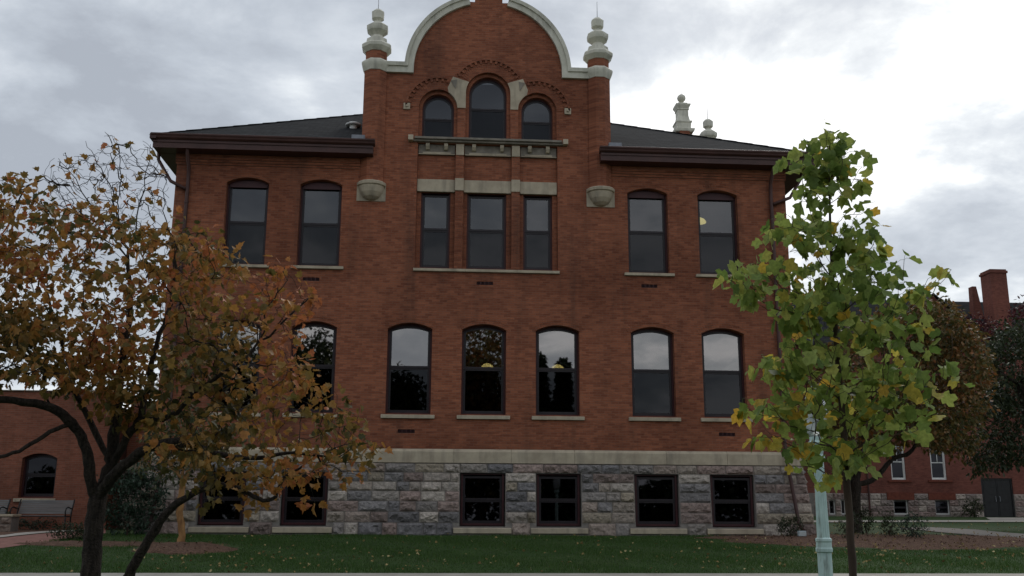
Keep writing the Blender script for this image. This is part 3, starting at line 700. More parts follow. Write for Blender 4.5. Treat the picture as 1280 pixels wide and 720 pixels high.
# water table: long dressed stones
wt = MB(); rs = random.Random(8); x = -9.06
while x < 9.05:
    wd = rs.uniform(1.5, 2.6); x2 = min(9.06, x+wd)
    if 9.06-x2 < .8: x2 = 9.06
    xa, xb = x+.003, x2-.003; x = x2
    wt.add([(xa,-.075,1.915),(xb,-.075,1.915),(xb,.0,1.915),(xa,.0,1.915),(xa,-.075,2.22),(xb,-.075,2.22),(xb,-.004,2.30),(xa,-.004,2.30)],
           [(0,3,2,1),(4,5,6,7),(0,1,5,4),(1,2,6,5),(2,3,7,6),(3,0,4,7)])
wt.build('water_table', M['stone'], hall, bevel=.006)
for sx in (-1, 1): MB().box(sx*9.0 if sx > 0 else -9.075, 9.075 if sx > 0 else -9.0, .002, DEPTH, 1.915, 2.28).build('water_table', M['stone'], hall)

# gable coping, turrets and finials (front gable and the matching east gable)
def coping(parent, T):
    mb = MB()
    def strip(pts, inn):
        """sweep a moulded profile: pts outer line, inn inner line"""
        n = len(pts); vs = []; fs = []
        for (xo, zo), (xi, zi) in zip(pts, inn):
            xm, zm = xi+(xo-xi)*.62, zi+(zo-zi)*.62; xe, ze = xi+(xo-xi)*1.0, zi+(zo-zi)*1.0
            vs += [(xi,.0,zi),(xi,-.10,zi),(xm,-.12,zm),(xm,-.17,zm),(xe,-.19,ze),(xe,.55,ze),(xi,.55,zi)]
        for i in range(n-1):
            for k in range(7): a, b_ = i*7+k, i*7+(k+1) % 7; fs.append((a, b_, b_+7, a+7))
        fs.append(tuple(range(7))); fs.append(tuple((n-1)*7+k for k in range(7))[::-1])
        mb.add(vs, fs)
    for sx in (-1, 1):
        aa = [R(k*75.5/30) for k in range(31)]
        o_ = [(sx*3.1, 13.78), (sx*(RO+.02), 13.78)] + [(sx*(RO+.02)*math.cos(a), ZC+(RO+.02)*math.sin(a)) for a in aa if a > R(4)]
        i_ = [(sx*3.1, 13.48), (sx*RI, 13.48)] + [(sx*RI*math.cos(a), ZC+RI*math.sin(a)) for a in aa if a > R(4)]
        strip(o_, i_)
    mb.v = [T(*v) for v in mb.v]
    return mb.build('coping', M['cream'], parent)
def oct_(mb, prof, cx, cy, T, n=8, rot=PI/8, k=1.0):
    s_ = MB().lathe([(r*k, z) for r, z in prof], n, (cx, cy, 0), rot); mb.add([T(*v) for v in s_.v], s_.f)
def turret(parent, cx, T):
    kk = 1/math.cos(PI/8)
    a = MB(); oct_(a, [(.33, 9.9), (.33, 13.50)], cx, .08, T, k=kk); tb = a.build('turret', M['brick'], parent)
    a = MB(); oct_(a, [(.345, 13.48), (.36, 13.52), (.40, 13.62), (.42, 13.70), (.42, 13.76), (.34, 13.84)], cx, .08, T, k=kk); a.build('turret_band', M['cream'], tb)
    a = MB(); oct_(a, [(.31, 13.83), (.31, 14.13)], cx, .08, T, k=kk); a.build('turret_neck', M['brick'], tb)
    fz = [(.33, 14.11), (.35, 14.14), (.43, 14.24), (.435, 14.33), (.40, 14.38), (.315, 14.42), (.295, 14.56), (.19, 14.62), (.165, 14.70), (.30, 14.83), (.315, 14.90), (.315, 14.99), (.19, 15.10), (.10, 15.14), (.10, 15.20), (.175, 15.26), (.185, 15.48), (.10, 15.57), (.03, 15.60)]
    a = MB(); oct_(a, fz, cx, .08, T, k=kk); f = a.build('finial', M['cream'], parent)
    a = MB(); oct_(a, [(.012, 15.58), (.006, 16.15)], cx, .08, T, n=5); a.build('lightning_rod', M['lead'], f)
def centre_finial(parent, T):
    a = MB()
    zs = lambda prof: [(r_*.86, 16.32+(z_-16.32)*.8) for r_, z_ in prof]
    def sq(prof): oct_(a, zs(prof), 0, .2, T, n=4, rot=PI/4, k=1.414)
    sq([(.44, 16.32), (.48, 16.38), (.50, 16.50), (.36, 16.54), (.34, 16.62), (.36, 16.86), (.40, 16.90), (.40, 16.97), (.31, 17.02), (.26, 17.3), (.26, 17.62), (.30, 17.66), (.28, 17.72), (.36, 17.88), (.37, 17.95), (.24, 17.98), (.23, 18.06), (.10, 18.10)])
    oct_(a, zs([(.09, 18.08), (.06, 18.16), (.12, 18.21), (.19, 18.30), (.215, 18.40), (.19, 18.51), (.12, 18.59), (.03, 18.62)]), 0, .2, T, n=20)
    f = a.build('finial', M['cream'], parent)
    a = MB(); oct_(a, zs([(.012, 18.6), (.006, 19.2)]), 0, .2, T, n=5); a.build('lightning_rod', M['lead'], f)
    a = MB().box(-.42, .42, .0, .42, 15.935, 16.33); a.v = [T(*v) for v in a.v]; a.build('pedestal', M['brick'], parent)
ID = lambda x, y, z: (x, y, z)
coping(hall, ID); turret(hall, -3.38, ID); turret(hall, 3.38, ID); centre_finial(hall, ID)
EY = 11.3
TE = lambda x, y, z: (9.0-y, EY+x*1.04, z)
coping(hall, TE); turret(hall, -3.38, TE); turret(hall, 3.38, TE); centre_finial(hall, TE)
me = wall_mesh([(-3.7, 10.63)] + [(x, z) for x, z in gable[::1]][0:0] + [(3.70, 10.63)] + gable[1:] + [(-x, z) for x, z in gable[:0:-1]], [], 0, .42)
for v in me.vertices: v.co = V3(TE(*v.co))
me.materials.append(M['brick']); lk(bpy.data.objects.new('wall', me), hall)
# bowl brackets carrying the turrets
for sx in (-1, 1):
    c = sx*3.38
    bp_ = MB().box(c-.42, c+.42, -.03, .0, 9.42, 9.97).build('corbel_plate', M['stone'], hall, bevel=.008)
    prof = [(.02, 9.42), (.14, 9.46), (.25, 9.54), (.33, 9.66), (.37, 9.80), (.375, 9.845), (.42, 9.865), (.43, 9.94), (.40, 9.97), (.30, 9.99)]
    MB().lathe(prof, 16, (c, -.01, 0), PI/16, .95).build('corbel_bowl', M['stone'], bp_, smooth=False)

# roof, gutters, eaves
EX, EYF, EZ = 9.58, -.58, 11.08
EXR = 9.85
mR = .56; hw = EX; zr = EZ+mR*hw; yb = DEPTH+.98
roofv = [(-EX, EYF, EZ), (EXR, EYF, EZ), (EXR, yb, EZ), (-EX, yb, EZ), (0, EYF+hw, zr), (0, yb-hw, zr)]
rf = MB().add(roofv+[(a, b_, c-.10) for a, b_, c in roofv], [(1, 2, 5, 4), (2, 3, 5), (3, 0, 4, 5), (7, 10, 11, 8), (8, 11, 9), (9, 11, 10, 6), (1, 7, 8, 2), (2, 8, 9, 3), (3, 9, 6, 0)])
# front slope left open where the gable stands
def rp(x, t): return (x, EYF+t, EZ+mR*t)
xg = 3.62
for sx in (-1, 1):
    f0 = [rp(EXR if sx > 0 else -EX, 0), rp(sx*xg, 0), rp(sx*xg, (EX-xg) if sx < 0 else (EX*(1-xg/EXR)))]
    rf.add(f0+[(a, b_, c-.10) for a, b_, c in f0], [(0, 1, 2), (5, 4, 3), (0, 3, 4, 1), (1, 4, 5, 2)])
rf.add([rp(-xg, 1.05), rp(xg, 1.05), rp(xg, EX*(1-xg/EXR)), (0, EYF+hw, zr), rp(-xg, EX-xg)], [(0, 1, 2, 3, 4)])
roof = rf.build('roof', M['roof'], hall)
# ridge-cap shingles on the hips
hc = MB()
for sx in (-1, 1):
    n = 26
    for k in range(n):
        t0, t1 = k*hw/n, (k+1)*hw/n
        ex_ = EXR if sx > 0 else EX; p0, p1 = V3(rp(sx*(ex_-t0*ex_/EX), t0)), V3(rp(sx*(ex_-t1*ex_/EX), t1)); d = V3((.12*sx, .0, -.045)); e_ = V3((0, -.12, -.045)); u = V3((0, 0, .022)); u2 = V3((0, 0, .035))
        hc.add([p0+d+u, p0+u2, p0+e_+u, p1+d+u*.6, p1+u2*.6, p1+e_+u*.6], [(0, 1, 4, 3), (1, 2, 5, 4), (0, 2, 1)])
hc.build('hip_cap', M['roof'], roof)
vp = V3(rp(-4.15, 2.3)); vb = MB().lathe([(.12, -.1), (.12, .06), (.24, .07), (.25, .11), (.18, .15), (.02, .165)], 12, vp).build('roof_vent', M['white_trim'], roof)
for sx in (-1, 1):
    fl = rp(sx*3.78, .35)
    MB().box(min(sx*3.60, sx*3.98), max(sx*3.60, sx*3.98), EYF+.18, -.08, EZ+.02, EZ+.24).build('flashing', M['lead'], roof)
def eave(sx):
    g = MB(); x0 = sx*3.28; x1 = sx*((EXR if sx > 0 else EX)+.03)
    a, b_ = min(x0, x1), max(x0, x1)
    # ogee gutter profile swept along x
    prof = [(EYF+.12, 11.06), (EYF-.10, 11.10), (EYF-.12, 11.09), (EYF-.115, 11.05), (EYF-.09, 11.02), (EYF-.075, 10.97), (EYF-.02, 10.93), (EYF+.12, 10.93)]
    n = len(prof); g.add([(a, y, z) for y, z in prof]+[(b_, y, z) for y, z in prof], [(k, (k+1) % n, n+(k+1) % n, n+k) for k in range(n)]+[tuple(range(n)), tuple(range(n, 2*n))[::-1]])
    gt = g.build('gutter', M['gutter'], hall)
    MB().box(a+.04, b_-.05, EYF+.03, EYF+.09, 10.70, 10.929).box(a+.04, b_-.05, EYF+.0, EYF+.029, 10.86, 10.928).build('fascia', M['gutter'], gt)
    s_ = MB().box(a+.05, b_-.06, EYF+.091, -.0, 10.705, 10.74).box(a+.05, a+.09, EYF+.091, -.12, 10.741, 11.0)
    s_.box(b_-.10, b_-.06, EYF+.091, -.12, 10.741, 11.0); s_.build('soffit', M['gutter'], gt)
    # return along the side
    ex_ = EXR if sx > 0 else EX; xs0, xs1 = (sx*(ex_-.12), sx*(ex_+.06))
    MB().box(min(xs0, xs1), max(xs0, xs1), EYF-.09, yb, 10.93, 11.085).build('gutter', M['gutter'], hall)
    MB().box(min(sx*9.0, sx*(ex_-.03)), max(sx*9.0, sx*(ex_-.03)), -.0, yb-.1, 10.70, 10.928).build('soffit', M['gutter'], hall)
eave(-1); eave(1)
# downspouts
def spout(sx, xv, top):
    p = [(xv, EYF+.16, 10.93), (xv, EYF+.16, 10.62), (xv, -.13, 10.25), (xv, -.10, 9.9), (xv, -.10, 2.7), (xv+sx*.0, -.17, 2.35), (xv+sx*.03, -.20, 1.9), (xv+sx*.20, -.34, .35), (xv+sx*.27, -.48, .12)]
    d = MB().tube(p, .052, 10).build('downspout', M['gutter'], hall, smooth=True)
    for z in (9.2, 7.0, 4.9, 3.0): MB().lathe([(.066, 0), (.066, .05)], 10, (xv, -.10, z)).build('collar', M['gutter'], d)
    q = [(sx*(EX+.0), .1, 10.93), (sx*(EX-.02), .08, 10.55), (sx*9.22, .02, 10.0), (sx*9.12, -.06, 9.86), (xv+sx*.05, -.10, 9.62)]
    MB().tube(q, .05, 10).build('downspout', M['gutter'], hall, smooth=True)
spout(-1, -8.62, 0); spout(1, 8.52, 0)

# lamps hanging in the rooms, seen glowing through the glass
def room_lamp(px, py, Y, label, r=.21):
    q = at(px, py, Y); e_ = empty('ceiling_lamp', q, label, 'lamp', 'lit lamps behind the hall windows')
    MB().lathe([(r, -.02), (r*.98, .03), (r*.75, .10), (r*.35, .15), (.03, .16)], 20).build('lamp_shade', M['lamp_glow'], e_, smooth=True)
    MB().tube([(0, 0, .16), (0, 0, .9)], .012, 6).build('stem', M['iron'], e_)
room_lamp(609, 460.5, 30.6, 'glowing yellow lamp behind the arched window directly under the middle of the gable')
room_lamp(697, 462, 30.6, 'glowing yellow lamp in the arched window right of the one under the gable middle', .21)
room_lamp(874, 278, 30.4, 'glowing yellow lamp behind the top floor window nearest the tulip tree', .22)

# ------------------------------------------------------------------ low brick wing on the left
WX = at(0, 600, 33).x
wing = empty('brick_wing', (-13, 33, 0), 'low red brick wing with arched window behind the bench, left of the hall', 'building')
wx = at(47, 600, 33).x+13; lx = at(137, 600, 33).x+13
wz0, wz1 = at(47, 622, 33).z, at(47, 566.5, 33).z; wtop = at(20, 489, 33).z
whs = [arch(wx+k*4.3, 1.08, wz0, wz1-.16, wz1) for k in (0, -1, -2, -3)]
wall('wall', rect(-22, lx, -.2, wtop), whs, 0, .4, M['brick_wing'], wing)
for k in (0, -1, -2, -3):
    window(wing, wx+k*4.3, 1.08, wz0, wz1-.16, wz1, .2, .52, g_up=M['glass_dark'], g_lo=M['glass_dark']); sill(wing, wx+k*4.3-.66, wx+k*4.3+.62, wz0-.13, wz0, -.07, .198)
MB().box(-22, lx+.08, -.08, .48, wtop, wtop+.035).build('coping', M['stone_dirty'], wing, bevel=.01)
MB().box(-21.9, lx-.1, .401, 9, -.2, wtop-.6).build('wing_block', M['brick_dark'], wing)
MB().box(-22, lx, .41, 9.2, wtop-.59, wtop-.5).build('roof', M['roof'], wing)
# recessed link with a stone base
lkx = BX+13-9.0; ly = 1.5
lw = [rect((at(152, 600, 34.5).x+13), (at(184, 600, 34.5).x+13), at(160, 606, 34.5).z, at(160, 572, 34.5).z)]
wall('wall', rect(lx+.002, lkx, 1.9, wtop-.1), [], ly, .4, M['brick_wing'], wing)
o_ = wall('link_base', rect(lx+.002, lkx, -.2, 1.898), [[(a, min(z, 1.80)) for a, z in lw[0]]], ly, .4, M['mortar'], wing)
hb = [(lw[0][0][0]-.01, lw[0][1][0]+.01, lw[0][0][1], lw[0][2][1])]
ob = blocks([1.89, 1.62, 1.36, 1.10, .84, .56, .28, -.05], lx+.01, lkx, hb, lambda z: -ly+.02, 31, ext=0, nm='stone_blocks', parent=wing)
window(wing, (lw[0][0][0]+lw[0][1][0])/2, lw[0][1][0]-lw[0][0][0], lw[0][0][1], min(lw[0][2][1], 1.80), min(lw[0][2][1], 1.80), ly+.15, .5, g_up=M['glass_dark'], g_lo=M['glass_dark'])
MB().box(lx-.3, lkx, ly-.04, ly, 1.90, 2.12).build('water_table', M['stone'], wing)

# ------------------------------------------------------------------ far brick building on the right
FX, FY = 24.0, 60.0
far = empty('far_building', (FX, FY, .5), 'distant red brick building with gable, tall chimney and double door behind the trees', 'building')
def fl(px, py): q = at(px, py, FY); return q.x-FX, q.z-.5
zb_top = fl(1150, 617)[1]; gz = fl(1150, 645)[1]
fw = []; 
for px0, px1, y0, y1 in ((1115, 1133, 599.5, 556), (1165, 1184, 599.5, 558), (1058, 1074, 599.5, 556), (1207, 1216, 599.5, 558)): fw.append(rect(fl(px0, y0)[0], fl(px1, y0)[0], fl(px0, y0)[1], fl(px0, y1)[1]))
fw = fw[:3]
up_w = [rect(a[0][0], a[1][0], a[0][1]+4.0, a[2][1]+4.0) for a in fw] + [rect(10.0, 10.95, fw[0][0][1]+4.0, fw[0][2][1]+4.0)]
dz0 = fl(1245, 648)[1]; dr = rect(fl(1226, 600)[0], fl(1265, 600)[0], max(-.25, dz0), fl(1245, 598)[1])
bs = [rect(fl(a, 643)[0], fl(b_, 643)[0], fl(a, 643)[1], fl(a, 625)[1]) for a, b_ in ((1118, 1136), (1170, 1188), (1037, 1045), (1052, 1058))]
etop = 10.4
wall('wall', [(-14, zb_top), (dr[0][0]-.01, zb_top), (dr[0][0]-.01, dr[2][1]+.01), (dr[1][0]+.01, dr[2][1]+.01), (dr[1][0]+.01, zb_top), (26, zb_top), (26, etop), (7.06+3.6, etop), (7.06, fl(1165, 369)[1]), (7.06-3.6, etop), (-14, etop)], fw+up_w, 0, .4, M['brick_far'], far)
wall('stone_base', rect(-14, dr[0][0]-.01, -.6, zb_top-.002), bs, -.02, .4, M['mortar'], far); wall('stone_base', rect(dr[1][0]+.01, 26, -.6, zb_top-.002), [], -.02, .4, M['mortar'], far)
FR = [zb_top-.004, zb_top-.38, zb_top-.74, zb_top-1.08, zb_top-1.42, zb_top-1.8]
ftones = [(.24,.21,.19),(.20,.175,.16),(.28,.25,.22),(.17,.14,.13),(.23,.18,.165),(.30,.27,.24)]
lint = [(b_[0][0]-.4, b_[1][0]+.4, b_[2][1], zb_top) for b_ in bs[:2]]
blocks(FR, -1.5, dr[0][0]-.02, [(b_[0][0], b_[1][0], b_[0][1]-.1, b_[2][1]) for b_ in bs]+lint, lambda z: .02, 41, ext=0, parent=far, tones=ftones, bwid=(.5, 1.0))
blocks(FR, dr[1][0]+.02, 15, [], lambda z: .02, 42, ext=0, parent=far, tones=ftones, bwid=(.5, 1.0))
for a, b_, z0, z1 in lint: MB().box(a, b_, -.08, -.021, z0+.01, z1+.06).build('lintel', M['brick_dark'], far)
for r_ in fw+up_w: 
    cx = (r_[0][0]+r_[1][0])/2; window(far, cx, r_[1][0]-r_[0][0], r_[0][1], r_[2][1], r_[2][1], .08, .52, fm=M['white_trim'], sm=M['white_trim'], g_up=M['glass_dark'], g_lo=M['glass_dark'], fr=.08, sr=.035, mull=True)
    sill(far, r_[0][0]-.25, r_[1][0]+.3, r_[0][1]-.16, r_[0][1], -.08, .079, M['brick_dark'])
for r_ in bs:
    cx = (r_[0][0]+r_[1][0])/2; window(far, cx, r_[1][0]-r_[0][0], r_[0][1], r_[2][1], r_[2][1], .08, .5, fm=M['white_trim'], g_up=M['glass_dark'], g_lo=M['glass_dark'], fr=.06)
d0, d1, dza, dzb = dr[0][0], dr[1][0], dr[0][1], dr[2][1]; dm = (d0+d1)/2
df = wall('door_frame', rect(d0, d1, dza, dzb), [rect(d0+.08, d1-.08, dza+.02, dzb-.08)], .05, .12, M['iron'], far)
for a, b_ in ((d0+.085, dm-.01), (dm+.01, d1-.085)):
    dd = MB().box(a, b_, .10, .14, dza+.025, dzb-.085)
    for k in range(5):
        z0 = dza+.12+k*(dzb-dza-.2)/5; dd.box(a+.08, b_-.08, .08, .099, z0, z0+(dzb-dza-.2)/5-.10)
    dd = dd.build('door', M['iron'], far)
    hx = b_-.12 if a < dm-.2 and b_ < dm else a+.12
    MB().tube([(hx, .06, dza+1.0), (hx, .03, dza+1.02), (hx, .03, dza+1.28), (hx, .06, dza+1.3)], .018, 6).build('handle', M['lead'], dd)
gx0, gx1 = fl(1084, 600)[0], 0
MB().tube([(gx0, -.1, etop-.1), (gx0, -.1, 0)], .06, 8).build('downspout', M['gutter'], far)
RZ = at(1200, 377, FY+5.2).z-.5
MB().add([(-14,-.3,etop),(26,-.3,etop),(26,5.2,RZ),(-14,5.2,RZ),(26,10.6,etop),(-14,10.6,etop)], [(0,1,2,3),(3,2,4,5),(0,3,5),(1,4,2)]).build('roof', M['roof'], far)
gp_z = fl(1165, 369)[1]
MB().add([(7.06-3.75,-.25,etop-.05),(7.06,-.25,gp_z+.10),(7.06+3.75,-.25,etop-.05),(7.06,6,gp_z+.10),(7.06-3.75,1,etop-.05),(7.06+3.75,1,etop-.05)], [(0,1,3,4),(1,2,5,3)]).build('roof', M['roof'], far)
MB().box(-14, 26, -.4, -.02, etop-.12, etop+.04).build('gutter', M['gutter'], far) if False else None
MB().box(-14, 26, .401, 10.2, -.4, etop-.2).build('building_block', M['brick_far'], far)
c0, c1, ct = fl(1241, 342)[0], fl(1261, 338)[0], fl(1250, 335)[1]
ch = MB().box(c0, c1, .3, 1.5, etop-1, ct-.25).box(c0-.06, c1+.06, .24, 1.56, ct-.249, ct-.1).box(c0+.0, c1, .3, 1.5, ct-.099, ct)
ch.build('chimney', M['brick_far'], far)
s0, s1, st_ = at(1213, 358, 63).x-FX, at(1231, 358, 63).x-FX, at(1220, 358, 63).z-.5
MB().add([(s0+.02,3,etop),(s1+.15,3,etop),(s1+.15,3.6,etop),(s0+.02,3.6,etop),(s0+.12,3,st_),(s0+.40,3,st_),(s0+.40,3.5,st_),(s0+.12,3.5,st_)],
         [(4,5,6,7),(0,1,5,4),(1,2,6,5),(2,3,7,6),(3,0,4,7)]).build('chimney', M['brick_far'], far)

# ------------------------------------------------------------------ trees
def adopt(o, root): o.parent = root; o.location = -V3(root.location); return o
def add_part(name, me, root): o = bpy.data.objects.new(name, me); C.objects.link(o); return adopt(o, root)
def leaf_cloud(rs, tips, P, per, spread, droop=.3):
    T = np.repeat(np.array([P[i] for i in tips]), per, axis=0)
    off = rs.normal(0, 1, T.shape); off /= np.linalg.norm(off, axis=1, keepdims=True); off *= (rs.random(len(T))**.6*spread)[:, None]
    D = off*1.0 + rs.normal(0, .03, T.shape); D[:, 2] -= droop*spread
    return T+off, D

# spreading autumn tree in the left foreground
def px(pts, Y): return [(at(p[0], p[1], p[2] if len(p) > 3 else Y), p[-1]) for p in pts]
Y0 = 12.0
gz_ = H(Y0); b0 = at(117, 790, Y0); root = empty('autumn_tree', (b0.x, Y0, gz_), 'spreading multi-stemmed tree with orange and olive leaves and bare top twigs, left foreground', 'tree')
T = Tree(11); KR = .74
trunk = T.smooth_limb([(V3((b0.x, Y0, gz_-.1)), .21), (V3((b0.x, Y0, gz_+.15)), .165)] + px([(115, 740, .150), (115, 690, .140), (118, 655, .137), (121, 625, .135)], Y0), wob=.006)
fork = trunk[-1]; low = trunk[3]
L1 = T.smooth_limb(px([(113, 600, 11.9, .088), (109, 568, 11.85, .078), (98, 540, 11.8, .076), (80, 520, 11.7, .074), (58, 508, 11.6, .066), (28, 502, 11.5, .060), (-15, 496, 11.4, .052), (-70, 470, 11.3, .035), (-120, 440, 11.2, .02)], Y0), fork, wob=.005)
T.smooth_limb(px([(62, 540, 11.6, .034), (30, 560, 11.4, .030), (0, 572, 11.2, .026), (-50, 575, 11.0, .016)], Y0), L1[13], wob=.006)
L2 = T.smooth_limb(px([(134, 598, 12.1, .100), (140, 565, 12.15, .095), (144, 520, 12.2, .085), (148, 475, 12.25, .070), (156, 430, 12.3, .056), (163, 385, 12.3, .044), (162, 335, 12.3, .032), (150, 290, 12.3, .018), (140, 250, 12.3, .010)], Y0), fork, wob=.012)
L3 = T.smooth_limb(px([(118, 540, 12.3, .050), (100, 500, 12.4, .046), (72, 468, 12.5, .042), (40, 448, 12.6, .034), (0, 436, 12.7, .024), (-50, 400, 12.8, .014)], Y0), L2[5], wob=.01)
L4 = T.smooth_limb(px([(158, 548, 12.0, .062), (176, 520, 11.9, .058), (186, 480, 11.9, .048), (196, 430, 11.8, .038), (212, 380, 11.8, .030), (222, 330, 11.8, .018)], Y0), L2[4], wob=.012)
L5 = T.smooth_limb(px([(140, 598, 11.8, .086), (160, 578, 11.7, .080), (190, 558, 11.6, .072), (222, 553, 11.5, .066), (252, 560, 11.5, .056), (285, 571, 11.4, .044), (325, 572, 11.3, .034), (370, 566, 11.2, .022), (420, 572, 11.2, .012)], Y0), fork, wob=.008)
L6 = T.smooth_limb(px([(150, 745, 11.9, .085), (164, 712, 11.8, .076), (184, 678, 11.7, .070), (206, 644, 11.6, .062), (233, 622, 11.5, .052), (262, 608, 11.4, .042), (290, 608, 11.4, .036), (318, 621, 11.3, .032), (340, 625, 11.3, .028), (354, 598, 11.3, .022), (378, 582, 11.3, .014)], Y0), low, wob=.006)
L7 = T.smooth_limb(px([(80, 470, 12.6, .032), (75, 420, 12.6, .026), (60, 370, 12.7, .020), (45, 320, 12.7, .012)], Y0), L3[8], wob=.012)
L8 = T.smooth_limb(px([(215, 520, 11.6, .040), (245, 490, 11.5, .034), (290, 460, 11.4, .026), (335, 420, 11.4, .018), (385, 375, 11.3, .010)], Y0), L4[6], wob=.012)
for st_, pts_ in ((L2[-8], [(118, 262, 12.3, .012), (92, 225, 12.3, .008), (72, 196, 12.3, .004)]), (L2[-5], [(140, 240, 12.3, .011), (122, 205, 12.3, .008), (108, 178, 12.3, .004)]),
                  (L2[-3], [(150, 235, 12.3, .011), (150, 200, 12.3, .007), (136, 168, 12.3, .004)]), (L2[-9], [(172, 270, 12.4, .012), (182, 225, 12.4, .009), (188, 180, 12.4, .004)]),
                  (L4[-4], [(218, 310, 11.9, .012), (206, 265, 12.0, .009), (210, 218, 12.1, .004)]), (L2[-8], [(105, 275, 12.2, .010), (80, 250, 12.2, .007), (56, 226, 12.2, .004)])):
    T.smooth_limb(px(pts_, Y0), st_, wob=.012)
T.rm = [x_*KR for x_ in T.rm]
rsn = np.random.default_rng(21)
crown = [(-220, 380), (-160, 290), (-60, 240), (5, 225), (22, 216), (58, 232), (80, 262), (105, 262), (130, 250), (150, 262), (165, 282), (192, 290), (212, 272), (240, 285), (275, 300), (300, 322), (312, 350), (330, 400), (345, 440), (385, 455), (400, 500), (440, 520), (468, 562), (460, 585), (420, 602), (370, 606), (330, 598), (290, 590), (250, 585), (210, 592), (190, 545), (150, 520), (120, 500), (80, 478), (30, 470), (-40, 480), (-200, 500)]
sparse = [(310, 335), (345, 325), (375, 350), (396, 372), (390, 400), (370, 440), (400, 480), (380, 500), (345, 470), (320, 420)]
A1 = fill_volume(rsn, crown, 1900, Y0-.05, .75, lumps=1.7)
xr = at(300, 400, Y0).x; A1 = A1[(A1[:, 0] < xr) | (rsn.random(len(A1)) < .5)]; A2 = fill_volume(rsn, sparse, 75, 11.4, .35)
bare = [(62, 245), (50, 218), (76, 188), (96, 196), (118, 190), (126, 166), (142, 162), (152, 178), (188, 172), (198, 200), (214, 215), (212, 250), (200, 280), (170, 300), (120, 280)]
A3 = fill_volume(rsn, bare, 520, 12.3, .4)
edge = fill_volume(rsn, [(400, 470), (440, 490), (480, 560), (462, 610), (400, 600)], 40, 11.3, .3)
low_t = fill_volume(rsn, [(240, 585), (400, 590), (410, 640), (330, 625), (250, 640)], 22, 11.4, .25)
A1 = np.concatenate([A1, fill_volume(rsn, [(-200, 400), (0, 380), (100, 400), (200, 420), (215, 520), (150, 525), (100, 500), (40, 486), (-200, 500)], 230, Y0+.3, .7, lumps=1.7)])
ALL = np.concatenate([A1, A2, A3, edge, low_t]); kinds = np.concatenate([np.zeros(len(A1)), np.full(len(A2), 1), np.full(len(A3), 2), np.full(len(edge), 3), np.full(len(low_t), 0)])
pos_kind = {tuple(np.round(a, 4)): k for a, k in zip(ALL, kinds)}
tips = T.grow(ALL, step=.10, jit=.006, up=.03, align=.7); T.radii(.0028, 2.2)
adopt(T.mesh('trunk', M['bark'], None), root)
P = np.array(T.p); LP, LD, LT = [], [], []
for i in tips:
    k = pos_kind.get(tuple(np.round(P[i], 4)), 0); k = 4 if k == 0 and rsn.random() < .22 else k
    q = P[i]; v = ray(0, 0)
    per = {0: 6, 1: 3, 2: (1 if rsn.random() < .16 else 0), 3: 2, 4: 0}[int(k)]
    if k == 0 and q[2] > 3.0: per = 5
    if not per: continue
    o_, d_ = leaf_cloud(rsn, [0], [q], per, .16 if k == 0 else .09)
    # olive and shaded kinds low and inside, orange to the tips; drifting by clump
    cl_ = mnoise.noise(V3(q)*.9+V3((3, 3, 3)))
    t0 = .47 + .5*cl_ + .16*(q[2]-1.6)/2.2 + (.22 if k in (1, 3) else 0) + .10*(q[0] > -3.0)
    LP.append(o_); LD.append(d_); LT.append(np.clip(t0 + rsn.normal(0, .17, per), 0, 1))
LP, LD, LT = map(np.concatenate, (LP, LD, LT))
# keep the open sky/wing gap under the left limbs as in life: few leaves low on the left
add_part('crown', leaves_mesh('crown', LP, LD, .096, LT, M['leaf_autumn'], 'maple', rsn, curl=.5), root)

# young tulip tree in the right foreground
YT = 9.0
b0 = at(1065, 720, YT); root = empty('tulip_tree', (b0.x, YT, H(YT)), 'young slender tree with large lobed green and yellow leaves in front of the lamp post', 'tree')
T = Tree(5)
tr = T.smooth_limb([(V3((b0.x+.03, YT, H(YT)-.1)), .047), (V3((b0.x+.01, YT, H(YT)+.1)), .041)] + px([(1066, 718, .037), (1062, 650, .035), (1058, 590, .033), (1053, 520, .029), (1047, 450, .025), (1043, 390, .021), (1040, 330, .017), (1037, 270, .012), (1037, 210, .008), (1037, 165, .004)], YT), wob=.002)
lf = [(1037, 154), (1062, 180), (1080, 215), (1072, 240), (1096, 275), (1108, 300), (1134, 322), (1122, 345), (1140, 362), (1132, 385), (1158, 400), (1162, 440), (1196, 484), (1176, 500), (1150, 525), (1105, 555), (1065, 590), (1012, 596), (985, 570), (945, 520), (928, 490), (952, 470), (943, 445), (962, 405), (955, 380), (930, 372), (906, 350), (912, 322), (950, 325), (962, 290), (960, 262), (992, 262), (992, 225), (990, 182), (1018, 165)]
rsn = np.random.default_rng(8)
At = fill_volume(rsn, lf, 440, YT, .01)
# give the crown its round depth: as deep as it is wide at each height
def axx(z): return at(1037 + max(0, (3.9-z))*8, 400, YT).x
for a in At: a[0] = axx(a[2]) + (a[0]-axx(a[2]))*.94; a[2] = a[2]-.02
for a in At:
    hw_ = .16 + .30*max(0, min(1, (3.6-a[2])/2.4)); a[1] += rsn.normal(0, 1)*hw_*.9
Ae = fill_volume(rsn, [(1135, 380), (1150, 352), (1190, 333), (1188, 352), (1160, 375)], 9, YT-.1, .08)
Ae2 = fill_volume(rsn, [(906, 352), (915, 325), (950, 325), (965, 350), (950, 372), (925, 370)], 9, YT-.1, .08)
Ae3 = fill_volume(rsn, [(1034, 158), (1042, 158), (1062, 185), (1058, 230), (1012, 230), (1008, 190)], 20, YT, .05)
At = np.concatenate([At, Ae, Ae2, Ae3])
tips = T.grow(At, step=.09, jit=.006, rise=1.2, up=-.03); T.radii(.0026, 2.2)
adopt(T.mesh('trunk', M['bark_brown'], None), root)
P = np.array(T.p); LP, LD, LT = [], [], []; pet = MB()
